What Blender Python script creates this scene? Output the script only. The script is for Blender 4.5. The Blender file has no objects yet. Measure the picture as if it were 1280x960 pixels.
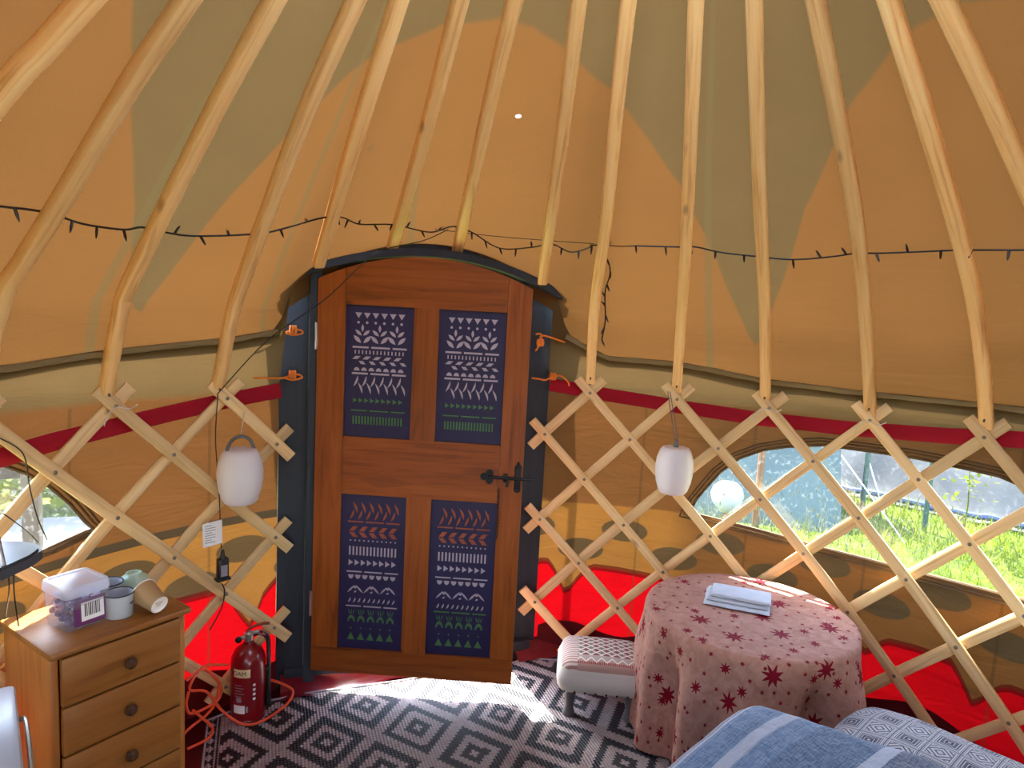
import bpy, bmesh, math, random
from mathutils import Vector, Matrix, noise
random.seed(7)
SC = bpy.context.scene
COL = SC.collection
PI = math.pi
R_WALL = 2.0
def rad(d): return d * PI / 180.0
def lerp(a, b, t): return a + (b - a) * t
def interp(tab, x):
    if x <= tab[0][0]: return tab[0][1]
    for (x0, y0), (x1, y1) in zip(tab, tab[1:]):
        if x <= x1: return y0 + (y1 - y0) * (x - x0) / (x1 - x0 + 1e-12)
    return tab[-1][1]
def sm(x):
    x = max(0.0, min(1.0, x)); return x * x * (3 - 2 * x)
def lin(r, g, b):
    f = lambda c: (c / 12.92 if c <= 0.04045 else ((c + 0.055) / 1.055) ** 2.4)
    return (f(r / 255), f(g / 255), f(b / 255), 1.0)

def dk(c, k): return (c[0] * k, c[1] * k, c[2] * k, 1.0)
# ------------------------------------------------------------------ yurt surfaces
CX, CY, RC, ZC = -0.0855, 0.0, 0.65, 2.735
def p0(a):
    w = sm((27 - abs(a)) / 12.0)
    return 1.83 + w * 0.14, 1.70 + w * (1.93 - 0.0006 * a * a - 1.70)
def rs(a, z):
    r0, z0 = p0(a); t = rad(a)
    if z < z0: return 2.04 + (r0 - 2.04) * max(0.0, z - 1.36) / (z0 - 1.36)
    rc = CX * math.sin(t) + CY * math.cos(t) + RC
    return r0 + (rc - r0) * (z - z0) / (ZC - z0)
def pol(a, r, z): return Vector((r * math.sin(rad(a)), r * math.cos(rad(a)), z))
def roofp(a, z, off=0.0): return pol(a, rs(a, z) + off, z)

# ------------------------------------------------------------------ mesh helper
class MB:
    def __init__(s): s.v = []; s.f = []; s.m = []; s.uv = {}
    def add(s, vs, fs, mi=0, uvs=None):
        o = len(s.v); s.v += [Vector(v) for v in vs]
        for k, f in enumerate(fs):
            s.f.append([o + i for i in f]); s.m.append(mi)
            if uvs is not None: s.uv[len(s.f) - 1] = [uvs[i] for i in f]
        return o
    def box(s, c, d, rot=None, mi=0, bev=0.0):
        x, y, z = d[0] / 2, d[1] / 2, d[2] / 2
        b = min(bev, x * .9, y * .9, z * .9)
        bm = bmesh.new()
        bmesh.ops.create_cube(bm, size=1.0)
        for v in bm.verts: v.co = Vector((v.co.x * d[0], v.co.y * d[1], v.co.z * d[2]))
        if b > 0: bmesh.ops.bevel(bm, geom=bm.edges[:], offset=b, segments=2, profile=.5, affect='EDGES')
        bm.verts.index_update()
        M = (rot or Matrix.Identity(3))
        s.add([M @ v.co + Vector(c) for v in bm.verts], [[v.index for v in f.verts] for f in bm.faces], mi)
        bm.free()
    def tube(s, pts, r, n=8, cap=True, mi=0, closed=False):
        pts = [Vector(p) for p in pts]; N = len(pts); rings = []
        rr = r if isinstance(r, (list, tuple)) else [r] * N
        up = None; vs = []; L = 0.0; uv = []
        for i, p in enumerate(pts):
            if closed: t = pts[(i + 1) % N] - pts[i - 1]
            else: t = pts[min(i + 1, N - 1)] - pts[max(i - 1, 0)]
            t.normalize()
            if up is None:
                up = Vector((0, 0, 1)) if abs(t.z) < .9 else Vector((1, 0, 0))
            a = (up - t * up.dot(t)).normalized(); b = t.cross(a); up = a
            if i: L += (p - pts[i - 1]).length
            for k in range(n):
                th = 2 * PI * k / n
                vs.append(p + a * math.cos(th) * rr[i] + b * math.sin(th) * rr[i]); uv.append((L, k / n))
        fs = []
        for i in range(N if closed else N - 1):
            j = (i + 1) % N
            for k in range(n):
                fs.append([i * n + k, i * n + (k + 1) % n, j * n + (k + 1) % n, j * n + k])
        if cap and not closed: fs += [list(range(n))[::-1], [(N - 1) * n + k for k in range(n)]]
        s.add(vs, fs, mi, uv)
    def strip(s, pts, nrm, w, t, mi=0, bev=0.003, u0=0.0):
        """rectangular bar along pts; nrm = list of face normals, w = width, t = thickness"""
        pts = [Vector(p) for p in pts]; N = len(pts); vs = []; uv = []; L = u0
        b = bev
        prof = [(-w/2 + b, -t/2), (w/2 - b, -t/2), (w/2, -t/2 + b), (w/2, t/2 - b), (w/2 - b, t/2), (-w/2 + b, t/2), (-w/2, t/2 - b), (-w/2, -t/2 + b)]
        n = 8
        for i, p in enumerate(pts):
            tg = (pts[min(i + 1, N - 1)] - pts[max(i - 1, 0)]).normalized()
            nn = Vector(nrm[i]); nn = (nn - tg * nn.dot(tg)).normalized(); sd = tg.cross(nn)
            if i: L += (p - pts[i - 1]).length
            for (x, y) in prof:
                vs.append(p + sd * x + nn * y); uv.append((L, x + y * .6))
        fs = []
        for i in range(N - 1):
            for k in range(n):
                fs.append([i * n + k, (i + 1) * n + k, (i + 1) * n + (k + 1) % n, i * n + (k + 1) % n])
        fs += [list(range(n)), [(N - 1) * n + k for k in range(n)][::-1]]
        s.add(vs, fs, mi, uv)
    def lathe(s, prof, n=32, c=(0, 0, 0), rot=None, mi=0):
        vs = []; M = rot or Matrix.Identity(3); c = Vector(c)
        for (r, z) in prof:
            for k in range(n):
                th = 2 * PI * k / n
                vs.append(M @ Vector((max(r, 1e-5) * math.cos(th), max(r, 1e-5) * math.sin(th), z)) + c)
        fs = []
        for i in range(len(prof) - 1):
            for k in range(n):
                fs.append([i * n + k, i * n + (k + 1) % n, (i + 1) * n + (k + 1) % n, (i + 1) * n + k])
        s.add(vs, fs, mi)
    def prism(s, poly, f, depth, mi=0):
        """poly: 2D points; f(x, y, d) -> 3D; solid between d = 0 and d = depth"""
        n = len(poly)
        vs = [f(x, y, 0) for x, y in poly] + [f(x, y, depth) for x, y in poly]
        fs = [list(range(n))[::-1], [n + i for i in range(n)]]
        fs += [[i, (i + 1) % n, n + (i + 1) % n, n + i] for i in range(n)]
        s.add(vs, fs, mi)
    def grid(s, nu, nv, f, mi=0, uvf=None):
        vs = []; uv = []
        for j in range(nv + 1):
            for i in range(nu + 1):
                vs.append(f(i / nu, j / nv)); uv.append(uvf(i / nu, j / nv) if uvf else (i / nu, j / nv))
        fs = [[j * (nu + 1) + i, j * (nu + 1) + i + 1, (j + 1) * (nu + 1) + i + 1, (j + 1) * (nu + 1) + i] for j in range(nv) for i in range(nu)]
        s.add(vs, fs, mi, uv)
    def build(s, name, mats, parent=None, world=False, sharp=35, recalc=False):
        me = bpy.data.meshes.new(name)
        vs = s.v
        if world and parent is not None:
            Mi = (Matrix.Translation(parent.location) @ parent.rotation_euler.to_matrix().to_4x4()).inverted()
            vs = [Mi @ v for v in vs]
        me.from_pydata([tuple(v) for v in vs], [], s.f)
        if not isinstance(mats, (list, tuple)): mats = [mats]
        for m in mats: me.materials.append(m)
        for p, mi in zip(me.polygons, s.m): p.material_index = mi
        if s.uv:
            ul = me.uv_layers.new(name='UVMap')
            for p in me.polygons:
                u = s.uv.get(p.index)
                if u:
                    for li, q in zip(p.loop_indices, u): ul.data[li].uv = q
        if recalc:
            bm = bmesh.new(); bm.from_mesh(me); bmesh.ops.recalc_face_normals(bm, faces=bm.faces[:]); bm.to_mesh(me); bm.free()
        me.polygons.foreach_set('use_smooth', [True] * len(me.polygons))
        me.set_sharp_from_angle(angle=rad(sharp))
        me.update()
        o = bpy.data.objects.new(name, me); COL.objects.link(o)
        if parent is not None: o.parent = parent
        return o

def tag(o, label, cat, group=None, kind=None):
    o['label'] = label; o['category'] = cat
    if group: o['group'] = group
    if kind: o['kind'] = kind
    return o
def thing(name, label, cat, loc=(0, 0, 0), rz=0.0, group=None, kind=None):
    o = bpy.data.objects.new(name, None); COL.objects.link(o)
    o.location = loc; o.rotation_euler = (0, 0, rz); o.empty_display_size = .05
    return tag(o, label, cat, group, kind)
def rotz(a): return Matrix.Rotation(a, 3, 'Z')
def spline(pts, n=8):
    pts = [Vector(p) for p in pts]; out = []
    P = [pts[0]] + pts + [pts[-1]]
    for i in range(1, len(P) - 2):
        a, b, c, d = P[i - 1], P[i], P[i + 1], P[i + 2]
        for k in range(n):
            t = k / n
            out.append(.5 * ((2 * b) + (c - a) * t + (2 * a - 5 * b + 4 * c - d) * t * t + (3 * b - a - 3 * c + d) * t ** 3))
    out.append(pts[-1]); return out

# ------------------------------------------------------------------ materials
class NT:
    def __init__(s, name):
        s.mat = bpy.data.materials.new(name); s.mat.use_nodes = True
        s.t = s.mat.node_tree; s.t.nodes.clear()
        s.out = s.t.nodes.new('ShaderNodeOutputMaterial')
    def n(s, typ, **kw):
        nd = s.t.nodes.new(typ)
        for k, v in kw.items(): setattr(nd, k, v)
        return nd
    def l(s, a, b): s.t.links.new(a, b)
    def put(s, sock, v):
        if hasattr(v, 'is_output') or isinstance(v, bpy.types.NodeSocket): s.l(v, sock)
        else: sock.default_value = v
    def math(s, op, a, b=None, c=None, clamp=False):
        nd = s.n('ShaderNodeMath', operation=op, use_clamp=clamp)
        s.put(nd.inputs[0], a)
        if b is not None: s.put(nd.inputs[1], b)
        if c is not None: s.put(nd.inputs[2], c)
        return nd.outputs[0]
    def mix(s, fac, a, b, blend='MIX'):
        nd = s.n('ShaderNodeMix', data_type='RGBA', blend_type=blend)
        s.put(nd.inputs[0], fac); s.put(nd.inputs[6], a); s.put(nd.inputs[7], b)
        return nd.outputs[2]
    def coord(s, which='Object'): return s.n('ShaderNodeTexCoord').outputs[which]
    def mapping(s, vec, scale=(1, 1, 1), rot=(0, 0, 0), loc=(0, 0, 0)):
        nd = s.n('ShaderNodeMapping'); s.l(vec, nd.inputs[0])
        nd.inputs['Scale'].default_value = scale; nd.inputs['Rotation'].default_value = rot; nd.inputs['Location'].default_value = loc
        return nd.outputs[0]
    def noise(s, vec, scale=5, detail=3, rough=.5, dist=0.0):
        nd = s.n('ShaderNodeTexNoise'); s.l(vec, nd.inputs['Vector'])
        nd.inputs['Scale'].default_value = scale; nd.inputs['Detail'].default_value = detail
        nd.inputs['Roughness'].default_value = rough; nd.inputs['Distortion'].default_value = dist
        return nd.outputs['Fac']
    def ramp(s, fac, stops, interp='LINEAR'):
        nd = s.n('ShaderNodeValToRGB'); s.put(nd.inputs[0], fac); cr = nd.color_ramp; cr.interpolation = interp
        while len(cr.elements) < len(stops): cr.elements.new(.5)
        for e, (p, c) in zip(cr.elements, stops): e.position = p; e.color = c
        return nd.outputs[0]
    def maprange(s, v, a, b, c=0.0, d=1.0):
        nd = s.n('ShaderNodeMapRange'); s.put(nd.inputs[0], v)
        nd.inputs[1].default_value = a; nd.inputs[2].default_value = b; nd.inputs[3].default_value = c; nd.inputs[4].default_value = d
        return nd.outputs[0]
    def curve(s, v, pts):
        nd = s.n('ShaderNodeFloatCurve'); s.put(nd.inputs['Value'], v)
        c = nd.mapping.curves[0]
        while len(c.points) < len(pts): c.points.new(.5, .5)
        for p, (x, y) in zip(c.points, pts): p.location = (x, y); p.handle_type = 'VECTOR'
        nd.mapping.update(); return nd.outputs[0]
    def sep(s, vec):
        nd = s.n('ShaderNodeSeparateXYZ'); s.l(vec, nd.inputs[0]); return nd.outputs
    def comb(s, x, y, z=0.0):
        nd = s.n('ShaderNodeCombineXYZ'); s.put(nd.inputs[0], x); s.put(nd.inputs[1], y); s.put(nd.inputs[2], z); return nd.outputs[0]
    def bump(s, h, strength=.3, dist=.01):
        nd = s.n('ShaderNodeBump'); s.l(h, nd.inputs['Height']); nd.inputs['Strength'].default_value = strength; nd.inputs['Distance'].default_value = dist
        return nd.outputs[0]
    def pbsdf(s, col, rough=.5, metal=0.0, normal=None, spec=.5, sheen=0.0, coat=0.0):
        nd = s.n('ShaderNodeBsdfPrincipled'); s.put(nd.inputs['Base Color'], col); s.put(nd.inputs['Roughness'], rough)
        nd.inputs['Metallic'].default_value = metal; nd.inputs['Specular IOR Level'].default_value = spec
        nd.inputs['Sheen Weight'].default_value = sheen; nd.inputs['Coat Weight'].default_value = coat
        if normal is not None: s.l(normal, nd.inputs['Normal'])
        return nd.outputs[0]
    def mixsh(s, fac, a, b):
        nd = s.n('ShaderNodeMixShader'); s.put(nd.inputs[0], fac); s.l(a, nd.inputs[1]); s.l(b, nd.inputs[2]); return nd.outputs[0]
    def done(s, sh): s.l(sh, s.out.inputs[0]); return s.mat
    def lt(s, a, b): return s.math('LESS_THAN', a, b)
    def gt(s, a, b): return s.math('GREATER_THAN', a, b)
    def mul(s, a, b): return s.math('MULTIPLY', a, b)
    def sub(s, a, b): return s.math('SUBTRACT', a, b)
    def addm(s, a, b): return s.math('ADD', a, b)
    def mx(s, a, b): return s.math('MAXIMUM', a, b)
    def soft(s, v, w):  # smooth step around 0
        return s.maprange(v, -w, w)

def plain(name, col, rough=.5, metal=0.0, spec=.5, var=.12, scale=12, sheen=0.0, coat=0.0):
    t = NT(name); c = t.coord('Object')
    f = t.noise(c, scale, 4)
    k = t.mix(t.maprange(f, .3, .7), tuple(x * (1 - var) for x in col[:3]) + (1,), tuple(min(1, x * (1 + var)) for x in col[:3]) + (1,))
    return t.done(t.pbsdf(k, rough, metal, t.bump(f, .08, .003), spec, sheen, coat))

def wood(name, light, mid, dark, mode='UV', axis=0, rough=.5, grain=55, knots=True, spec=.35, huevar=.25, stretch=2.2):
    t = NT(name)
    oi = t.n('ShaderNodeObjectInfo')
    base = t.coord('UV' if mode == 'UV' else 'Object')
    off = t.n('ShaderNodeVectorMath', operation='ADD')
    t.l(base, off.inputs[0]); t.l(t.comb(t.mul(oi.outputs['Random'], 37.0), t.mul(oi.outputs['Random'], 11.0), t.mul(oi.outputs['Random'], 5.0)), off.inputs[1])
    sc = [grain, grain, grain]; sc[axis] = stretch
    v = t.mapping(off.outputs[0], tuple(sc))
    n1 = t.noise(v, 1.0, 5, .6, .6)
    sc2 = [grain * .22] * 3; sc2[axis] = stretch * .45
    n2 = t.noise(t.mapping(off.outputs[0], tuple(sc2)), 1.0, 3, .5, 1.5)
    c = t.ramp(n1, [(.25, dark), (.45, mid), (.75, light)])
    c = t.mix(t.maprange(n2, .3, .75, 0, .55), c, mid)
    c = t.mix(t.maprange(n2, .62, .66, 0, .35), c, dark)
    if knots:
        vk = [8.0, 8.0, 8.0]; vk[axis] = 3.2
        vo = t.n('ShaderNodeTexVoronoi'); t.l(t.mapping(off.outputs[0], tuple(vk)), vo.inputs['Vector']); vo.inputs['Scale'].default_value = 1.0
        k = t.maprange(vo.outputs['Distance'], .05, .13, .85, 0.0)
        c = t.mix(k, c, tuple(x * .35 for x in dark[:3]) + (1,))
    hv = t.n('ShaderNodeHueSaturation'); t.l(c, hv.inputs['Color'])
    t.l(t.maprange(oi.outputs['Random'], 0, 1, 1 - huevar, 1 + huevar * .8), hv.inputs['Value'])
    return t.done(t.pbsdf(hv.outputs[0], rough, 0, t.bump(n1, .25, .002), spec))

PERIOD = 77.5
def az_z(t):
    g = t.n('ShaderNodeNewGeometry'); p = t.sep(g.outputs['Position'])
    az = t.mul(t.math('ARCTAN2', p[0], p[1]), 180 / PI)
    return az, p[2], p, g
def azn(t, az): return t.maprange(az, -110, 110)
def anorm(a): return (a + 110) / 220.0

TAN = (.285, .130, .037, 1)
OLIVE = (.190, .122, .047, 1)
def canvas_shader(t, col, bumph, trans=.5, refl=.95, tk=.08, tkmask=None):
    nrm = t.bump(bumph, .35, .02)
    d = t.n('ShaderNodeBsdfDiffuse'); t.l(t.mix(1.0, col, (refl, refl, refl, 1), 'MULTIPLY'), d.inputs[0]); t.l(nrm, d.inputs['Normal'])
    tr = t.n('ShaderNodeBsdfTranslucent'); t.l(t.mix(1.0, col, (tk, tk, tk, 1) if tkmask is None else t.mix(tkmask, (tk, tk, tk, 1), (.085, .085, .085, 1)), 'MULTIPLY'), tr.inputs[0]); t.l(nrm, tr.inputs['Normal'])
    return t.mixsh(trans, d.outputs[0], tr.outputs[0])

def mat_roof():
    t = NT('roof_canvas'); az, z, p, g = az_z(t)
    pet = [(-110, 2.54), (-98, 2.555), (-80, 2.553), (-70, 2.50), (-62, 2.42), (-56.5, 2.322), (-50.8, 2.204), (-45.3, 2.052), (-42, 1.94), (-38.5, 1.77), (-35.8, 1.63),
           (-34.9, 1.63), (-34.2, 1.80), (-33.2, 1.977), (-29.2, 2.222), (-25.7, 2.354), (-23.2, 2.407), (-13.6, 2.511), (-3.7, 2.555), (2.6, 2.549), (9.4, 2.514),
           (18.45, 2.419), (26.5, 2.283), (31.7, 2.174), (35.9, 2.023), (37.5, 1.948), (41.8, 1.673), (42.6, 1.6), (43.6, 1.6), (45.2, 1.772), (47.7, 1.954), (49.8, 2.10),
           (54.8, 2.275), (57.8, 2.356), (65.3, 2.45), (69.1, 2.476), (76.5, 2.495), (90, 2.46), (100, 2.36), (110, 2.15)]
    zb = t.curve(azn(t, az), [(anorm(a), (zz - 1.3) / 1.7) for a, zz in pet])
    zz = t.maprange(z, 1.3, 3.0)
    green = t.soft(t.sub(zz, zb), .003)
    # seams at constant azimuth
    seam = None
    for a0, sl, w in ((-40.7, 3.5, .5), (-22.6, 4.6, .35), (-2.6, 13.3, .4), (36.6, 2.2, .5)):
        m = t.lt(t.math('ABSOLUTE', t.sub(t.addm(az, t.mul(t.sub(z, 1.9), sl)), a0)), w)
        seam = m if seam is None else t.mx(seam, m)
    cc = t.coord('Object')
    mott = t.noise(cc, 3.0, 4, .55); fine = t.noise(t.mapping(cc, (1, 1, .5)), 160, 2)
    tan = t.mix(t.maprange(mott, .3, .7), tuple(x * .93 for x in TAN[:3]) + (1,), TAN)
    oli = t.mix(t.maprange(mott, .3, .7), tuple(x * .9 for x in OLIVE[:3]) + (1,), OLIVE)
    col = t.mix(green, tan, oli)
    col = t.mix(t.mul(seam, .55), col, lin(120, 104, 66))
    # double cloth hem low down, over the door
    col = t.mix(t.mul(t.maprange(fine, .4, .6), .08), col, lin(120, 90, 50))
    st = t.n('ShaderNodeTexVoronoi'); t.l(cc, st.inputs['Vector']); st.inputs['Scale'].default_value = 2.6
    col = t.mix(t.maprange(st.outputs['Distance'], .03, .05, .3, 0), col, lin(110, 95, 70))
    # wrinkles
    wr = t.noise(t.comb(t.mul(az, .035), t.mul(z, 7.0), 0.0), 2.2, 4, .55, .8)
    amp = t.maprange(z, 1.45, 2.1, 1.0, .25)
    h = t.addm(t.mul(wr, amp), t.mul(fine, .04))
    sh = canvas_shader(t, col, h, .58)
    # the pinhole in the cloth
    hole = t.lt(t.addm(t.math('POWER', t.mul(t.sub(az, 5.03), 1.0 / .42), 2.0), t.math('POWER', t.mul(t.sub(z, 2.364), 1.0 / .004), 2.0)), 1.0)
    tp = t.n('ShaderNodeBsdfTransparent')
    return t.done(t.mixsh(hole, sh, tp.outputs[0]))

def mat_wall():
    t = NT('wall_canvas'); az, z, p, g = az_z(t)
    red = [(-110, .30), (-104, .47), (-92, .45), (-84, .30), (-78, .46), (-62, .46), (-54, .30), (-47, .47), (-36, .50), (-24.5, .497), (-22.6, .37), (-21.2, .30), (-19.8, .44), (-18, .5), (-10, .45), (10, .45),
           (15, .43), (16.6, .475), (18, .475), (19.1, .42), (20.6, .306), (22.2, .397), (23.7, .459), (27.4, .454), (36, .43), (44, .42), (47.5, .28), (51, .40), (56, .42), (59, .30), (60.0, .35), (61, .395), (64.6, .406), (68, .40), (69.3, .33),
           (70.5, .254), (71.6, .335), (73, .386), (80, .40), (96, .40)]
    zr = t.addm(t.mul(t.curve(azn(t, az), [(anorm(a), zz) for a, zz in red[:40]]), 1.0), 0.0)
    below = t.soft(t.sub(zr, z), .004)
    edge = t.lt(t.math('ABSOLUTE', t.sub(zr, z)), .016)
    cc = t.coord('Object'); mott = t.noise(cc, 4.0, 4, .55); fine = t.noise(cc, 150, 2)
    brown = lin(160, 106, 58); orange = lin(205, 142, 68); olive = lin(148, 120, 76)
    c = t.mix(t.soft(t.sub(.775, z), .004), brown, orange)  # upper brown: dimmer light through doubled cloth put into the colour
    # from the window on, the wall's shade is painted in as duller brown
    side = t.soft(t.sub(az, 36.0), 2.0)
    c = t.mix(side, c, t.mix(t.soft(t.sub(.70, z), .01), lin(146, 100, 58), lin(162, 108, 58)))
    c = t.mix(t.soft(t.sub(z, 1.31), .012), c, olive)  # olive: dimness of overlapping roof and wall cloth put into the colour
    # dark strip (lower window flap hem)
    strip = t.lt(t.math('ABSOLUTE', t.sub(z, t.addm(.798, t.mul(az, .0006)))), .017)
    c = t.mix(t.mul(strip, t.lt(az, 0.0)), c, lin(96, 80, 58))
    # dark ovals sewn along the wall in two rows
    ov = None
    for (zc, da, ph) in ((.655, 12.6, 3.4), (.545, 12.6, 9.2)):
        fr = t.sub(t.math('FRACT', t.mul(t.addm(az, ph + 126.0), 1 / da)), .5)
        e = t.addm(t.math('POWER', t.mul(fr, da / 3.1), 2.0), t.math('POWER', t.mul(t.sub(z, zc), 1 / .055), 2.0))
        m = t.soft(t.sub(1.0, e), .06); ov = m if ov is None else t.mx(ov, m)
    c = t.mix(t.mul(ov, .9), c, lin(104, 88, 62))
    c = t.mix(t.maprange(mott, .3, .75, 0, .18), c, lin(110, 85, 50))
    c = t.mix(below, c, (0.95, 0.004, 0.012, 1))
    c = t.mix(t.mul(edge, .8), c, lin(120, 18, 24))
    c = t.mix(t.mul(t.maprange(fine, .4, .6), .06), c, lin(110, 80, 40))
    seam = t.lt(t.math('ABSOLUTE', t.sub(t.math('FRACT', t.mul(t.addm(az, 131.2), 1 / 14.0)), .5)), .012)
    c = t.mix(t.mul(seam, t.mul(t.lt(z, 1.3), .35)), c, lin(84, 68, 44))
    wr = t.noise(t.comb(t.mul(az, .05), t.mul(z, 5.0), 0.0), 2.0, 4, .55, .8)
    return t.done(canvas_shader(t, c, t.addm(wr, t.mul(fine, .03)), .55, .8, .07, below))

def mat_fabric(name, col, trans=0.0, rough=.9, scale=220, bump=.2, sheen=.2, wr=6):
    t = NT(name); c = t.coord('Object')
    n = t.noise(c, scale, 2); w = t.noise(c, wr, 4, .55, .5)
    k = t.mix(t.maprange(w, .3, .7), tuple(x * .86 for x in col[:3]) + (1,), col)
    h = t.addm(t.mul(n, .1), w)
    sh = t.pbsdf(k, rough, 0, t.bump(h, bump, .01), .2, sheen)
    if trans > 0:
        tr = t.n('ShaderNodeBsdfTranslucent'); t.l(k, tr.inputs[0]); sh = t.mixsh(trans, sh, tr.outputs[0])
    return t.done(sh)

def mat_rug():
    t = NT('rug_weave'); o = t.coord('Object'); s0 = t.sep(o)
    snapx = t.mul(t.math('FLOOR', t.mul(s0[0], 1 / .0125)), .0125)
    snapy = t.mul(t.math('FLOOR', t.mul(s0[1], 1 / .0150)), .0150)
    px, py = .356, .42
    u = t.mul(snapx, 1 / px); v = t.mul(snapy, 1 / py)
    def dia(ou, ov):
        a = t.math('ABSOLUTE', t.sub(t.math('FRACT', t.addm(u, 20.5 + ou)), .5)); b = t.math('ABSOLUTE', t.sub(t.math('FRACT', t.addm(v, 20.5 + ov)), .5))
        return t.addm(a, b)
    d = t.math('MINIMUM', dia(0, 0), dia(.5, .5))
    ring = t.ramp(d, [(0, (1, 1, 1, 1)), (.052, (0, 0, 0, 1)), (.165, (1, 1, 1, 1)), (.285, (0, 0, 0, 1)), (.415, (1, 1, 1, 1))], 'CONSTANT')
    # striped border with a chain of lozenges along the near-left edge
    bx = t.sub(s0[0], -.93 + .93)
    xb = t.addm(s0[0], .79); inb = t.lt(xb, .052)
    lines = t.gt(t.math('FRACT', t.mul(xb, 1 / .0135)), .55)
    chain = t.lt(t.addm(t.math('ABSOLUTE', t.mul(t.sub(xb, .017), 60.0)), t.math('ABSOLUTE', t.sub(t.mul(t.math('FRACT', t.mul(s0[1], 1 / .05)), 2.0), 1.0))), .9)
    bcol = t.mx(t.mul(lines, t.gt(xb, .034)), t.mul(chain, t.lt(xb, .034)))
    m = t.mix(inb, ring, t.comb(bcol, bcol, bcol))
    wave = t.math('SINE', t.mul(s0[0], 2 * PI / .0125)); wv2 = t.math('SINE', t.mul(s0[1], 2 * PI / .015))
    h = t.addm(wave, t.mul(wv2, .5))
    n = t.noise(o, 40, 3)
    white = t.mix(t.maprange(n, .3, .7), dk(lin(196, 178, 172), 0.55), dk(lin(222, 206, 200), 0.55)); black = t.mix(t.maprange(n, .3, .7), dk(lin(22, 23, 30), 0.55), dk(lin(40, 42, 52), 0.55))
    col = t.mix(m, black, white)
    col = t.mix(t.maprange(h, -1.4, -.2, .35, 0), col, lin(20, 18, 18))
    return t.done(t.pbsdf(col, .62, 0, t.bump(h, .5, .004), .4))

def star_mask(t, vec, scale, size, jitter, seed, prob):
    """8-pointed stars of one size, scattered"""
    mp = t.mapping(vec, (1, 1, 1), loc=(seed, seed * .37, 0))
    vo = t.n('ShaderNodeTexVoronoi', voronoi_dimensions='2D'); t.l(mp, vo.inputs['Vector'])
    vo.inputs['Scale'].default_value = scale; vo.inputs['Randomness'].default_value = jitter
    dv = t.n('ShaderNodeVectorMath', operation='SUBTRACT'); t.l(mp, dv.inputs[0]); t.l(vo.outputs['Position'], dv.inputs[1])
    q = t.sep(dv.outputs[0])
    r = t.math('SQRT', t.addm(t.mul(q[0], q[0]), t.mul(q[1], q[1])))
    th = t.math('ARCTAN2', q[1], q[0])
    tri = t.math('ABSOLUTE', t.sub(t.mul(t.math('FRACT', t.mul(th, 8 / (2 * PI))), 2.0), 1.0))
    rim = t.mul(t.addm(.42, t.mul(t.math('POWER', tri, 1.5), .58)), size)
    pick = t.lt(t.sep(vo.outputs['Color'])[0], prob)
    return t.mul(t.lt(r, rim), pick)

def mat_tablecloth():
    t = NT('star_tablecloth'); uv = t.coord('UV')
    m = star_mask(t, uv, 4.6, .043, .55, 3.1, .8)
    m = t.mx(m, star_mask(t, uv, 7.5, .024, .7, 8.7, .75))
    m = t.mx(m, star_mask(t, uv, 15.0, .010, .8, 1.3, .75))
    n = t.noise(uv, 20, 4, .6, 1.2); f = t.noise(uv, 400, 2)
    base = t.mix(t.maprange(n, .3, .7), dk(lin(200, 140, 118), 0.62), dk(lin(222, 168, 146), 0.68))
    col = t.mix(m, base, dk(lin(160, 14, 40), 0.55))
    return t.done(t.pbsdf(col, .75, 0, t.bump(t.addm(n, t.mul(f, .05)), .45, .006), .15, .0))

def mat_ottoman():
    t = NT('kilim_top'); o = t.coord('Object'); s = t.sep(o)
    px, py = .044, .036
    u = t.mul(s[0], 1 / px); v = t.mul(s[1], 1 / py)
    def dia(a): return t.addm(t.math('ABSOLUTE', t.sub(t.math('FRACT', t.addm(u, 40.5 + a)), .5)), t.math('ABSOLUTE', t.sub(t.math('FRACT', t.addm(v, 40.5 + a)), .5)))
    d1 = dia(0); d = t.math('MINIMUM', d1, dia(.5))
    which = t.lt(d1, .5)
    c = t.mix(which, dk(lin(126, 60, 48), .95), dk(lin(128, 120, 96), .95))
    c = t.mix(t.gt(d, .40), c, dk(lin(226, 214, 198), .95))
    c = t.mix(t.lt(d, .12), c, dk(lin(96, 78, 66), .95))
    # border: zigzag row then dashes
    ax = t.math('ABSOLUTE', t.sub(s[0], .17)); ay = s[1]
    inb = t.mx(t.lt(s[1], .085), t.lt(s[0], .075))
    zig = t.math('ABSOLUTE', t.sub(t.math('FRACT', t.addm(t.mul(s[0], 1 / .044), 20.0)), .5))
    zz = t.gt(t.addm(t.mul(zig, .06), .038), s[1])
    bc = t.mix(zz, dk(lin(170, 152, 138), .95), dk(lin(172, 138, 124), .95))
    bc = t.mix(t.lt(t.math('ABSOLUTE', t.sub(t.addm(t.mul(zig, .06), .038), s[1])), .004), bc, dk(lin(232, 222, 208), .95))
    dash = t.mul(t.lt(t.math('ABSOLUTE', t.sub(s[1], .034)), .006), t.gt(t.math('FRACT', t.mul(s[0], 1 / .009)), .4))
    bc = t.mix(dash, bc, dk(lin(150, 70, 60), .95))
    lb = t.mix(t.gt(t.math('FRACT', t.mul(s[1], 1 / .018)), .5), dk(lin(206, 190, 174), .95), dk(lin(160, 120, 108), .95))
    bc = t.mix(t.lt(s[0], .075), bc, lb)
    c = t.mix(inb, c, bc)
    g = t.n('ShaderNodeNewGeometry')
    sidez = t.gt(.222, s[2])
    c = t.mix(sidez, c, dk(lin(206, 198, 182), .95))
    n = t.noise(o, 350, 2)
    return t.done(t.pbsdf(c, .85, 0, t.bump(n, .3, .003), .2, .2))

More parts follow.
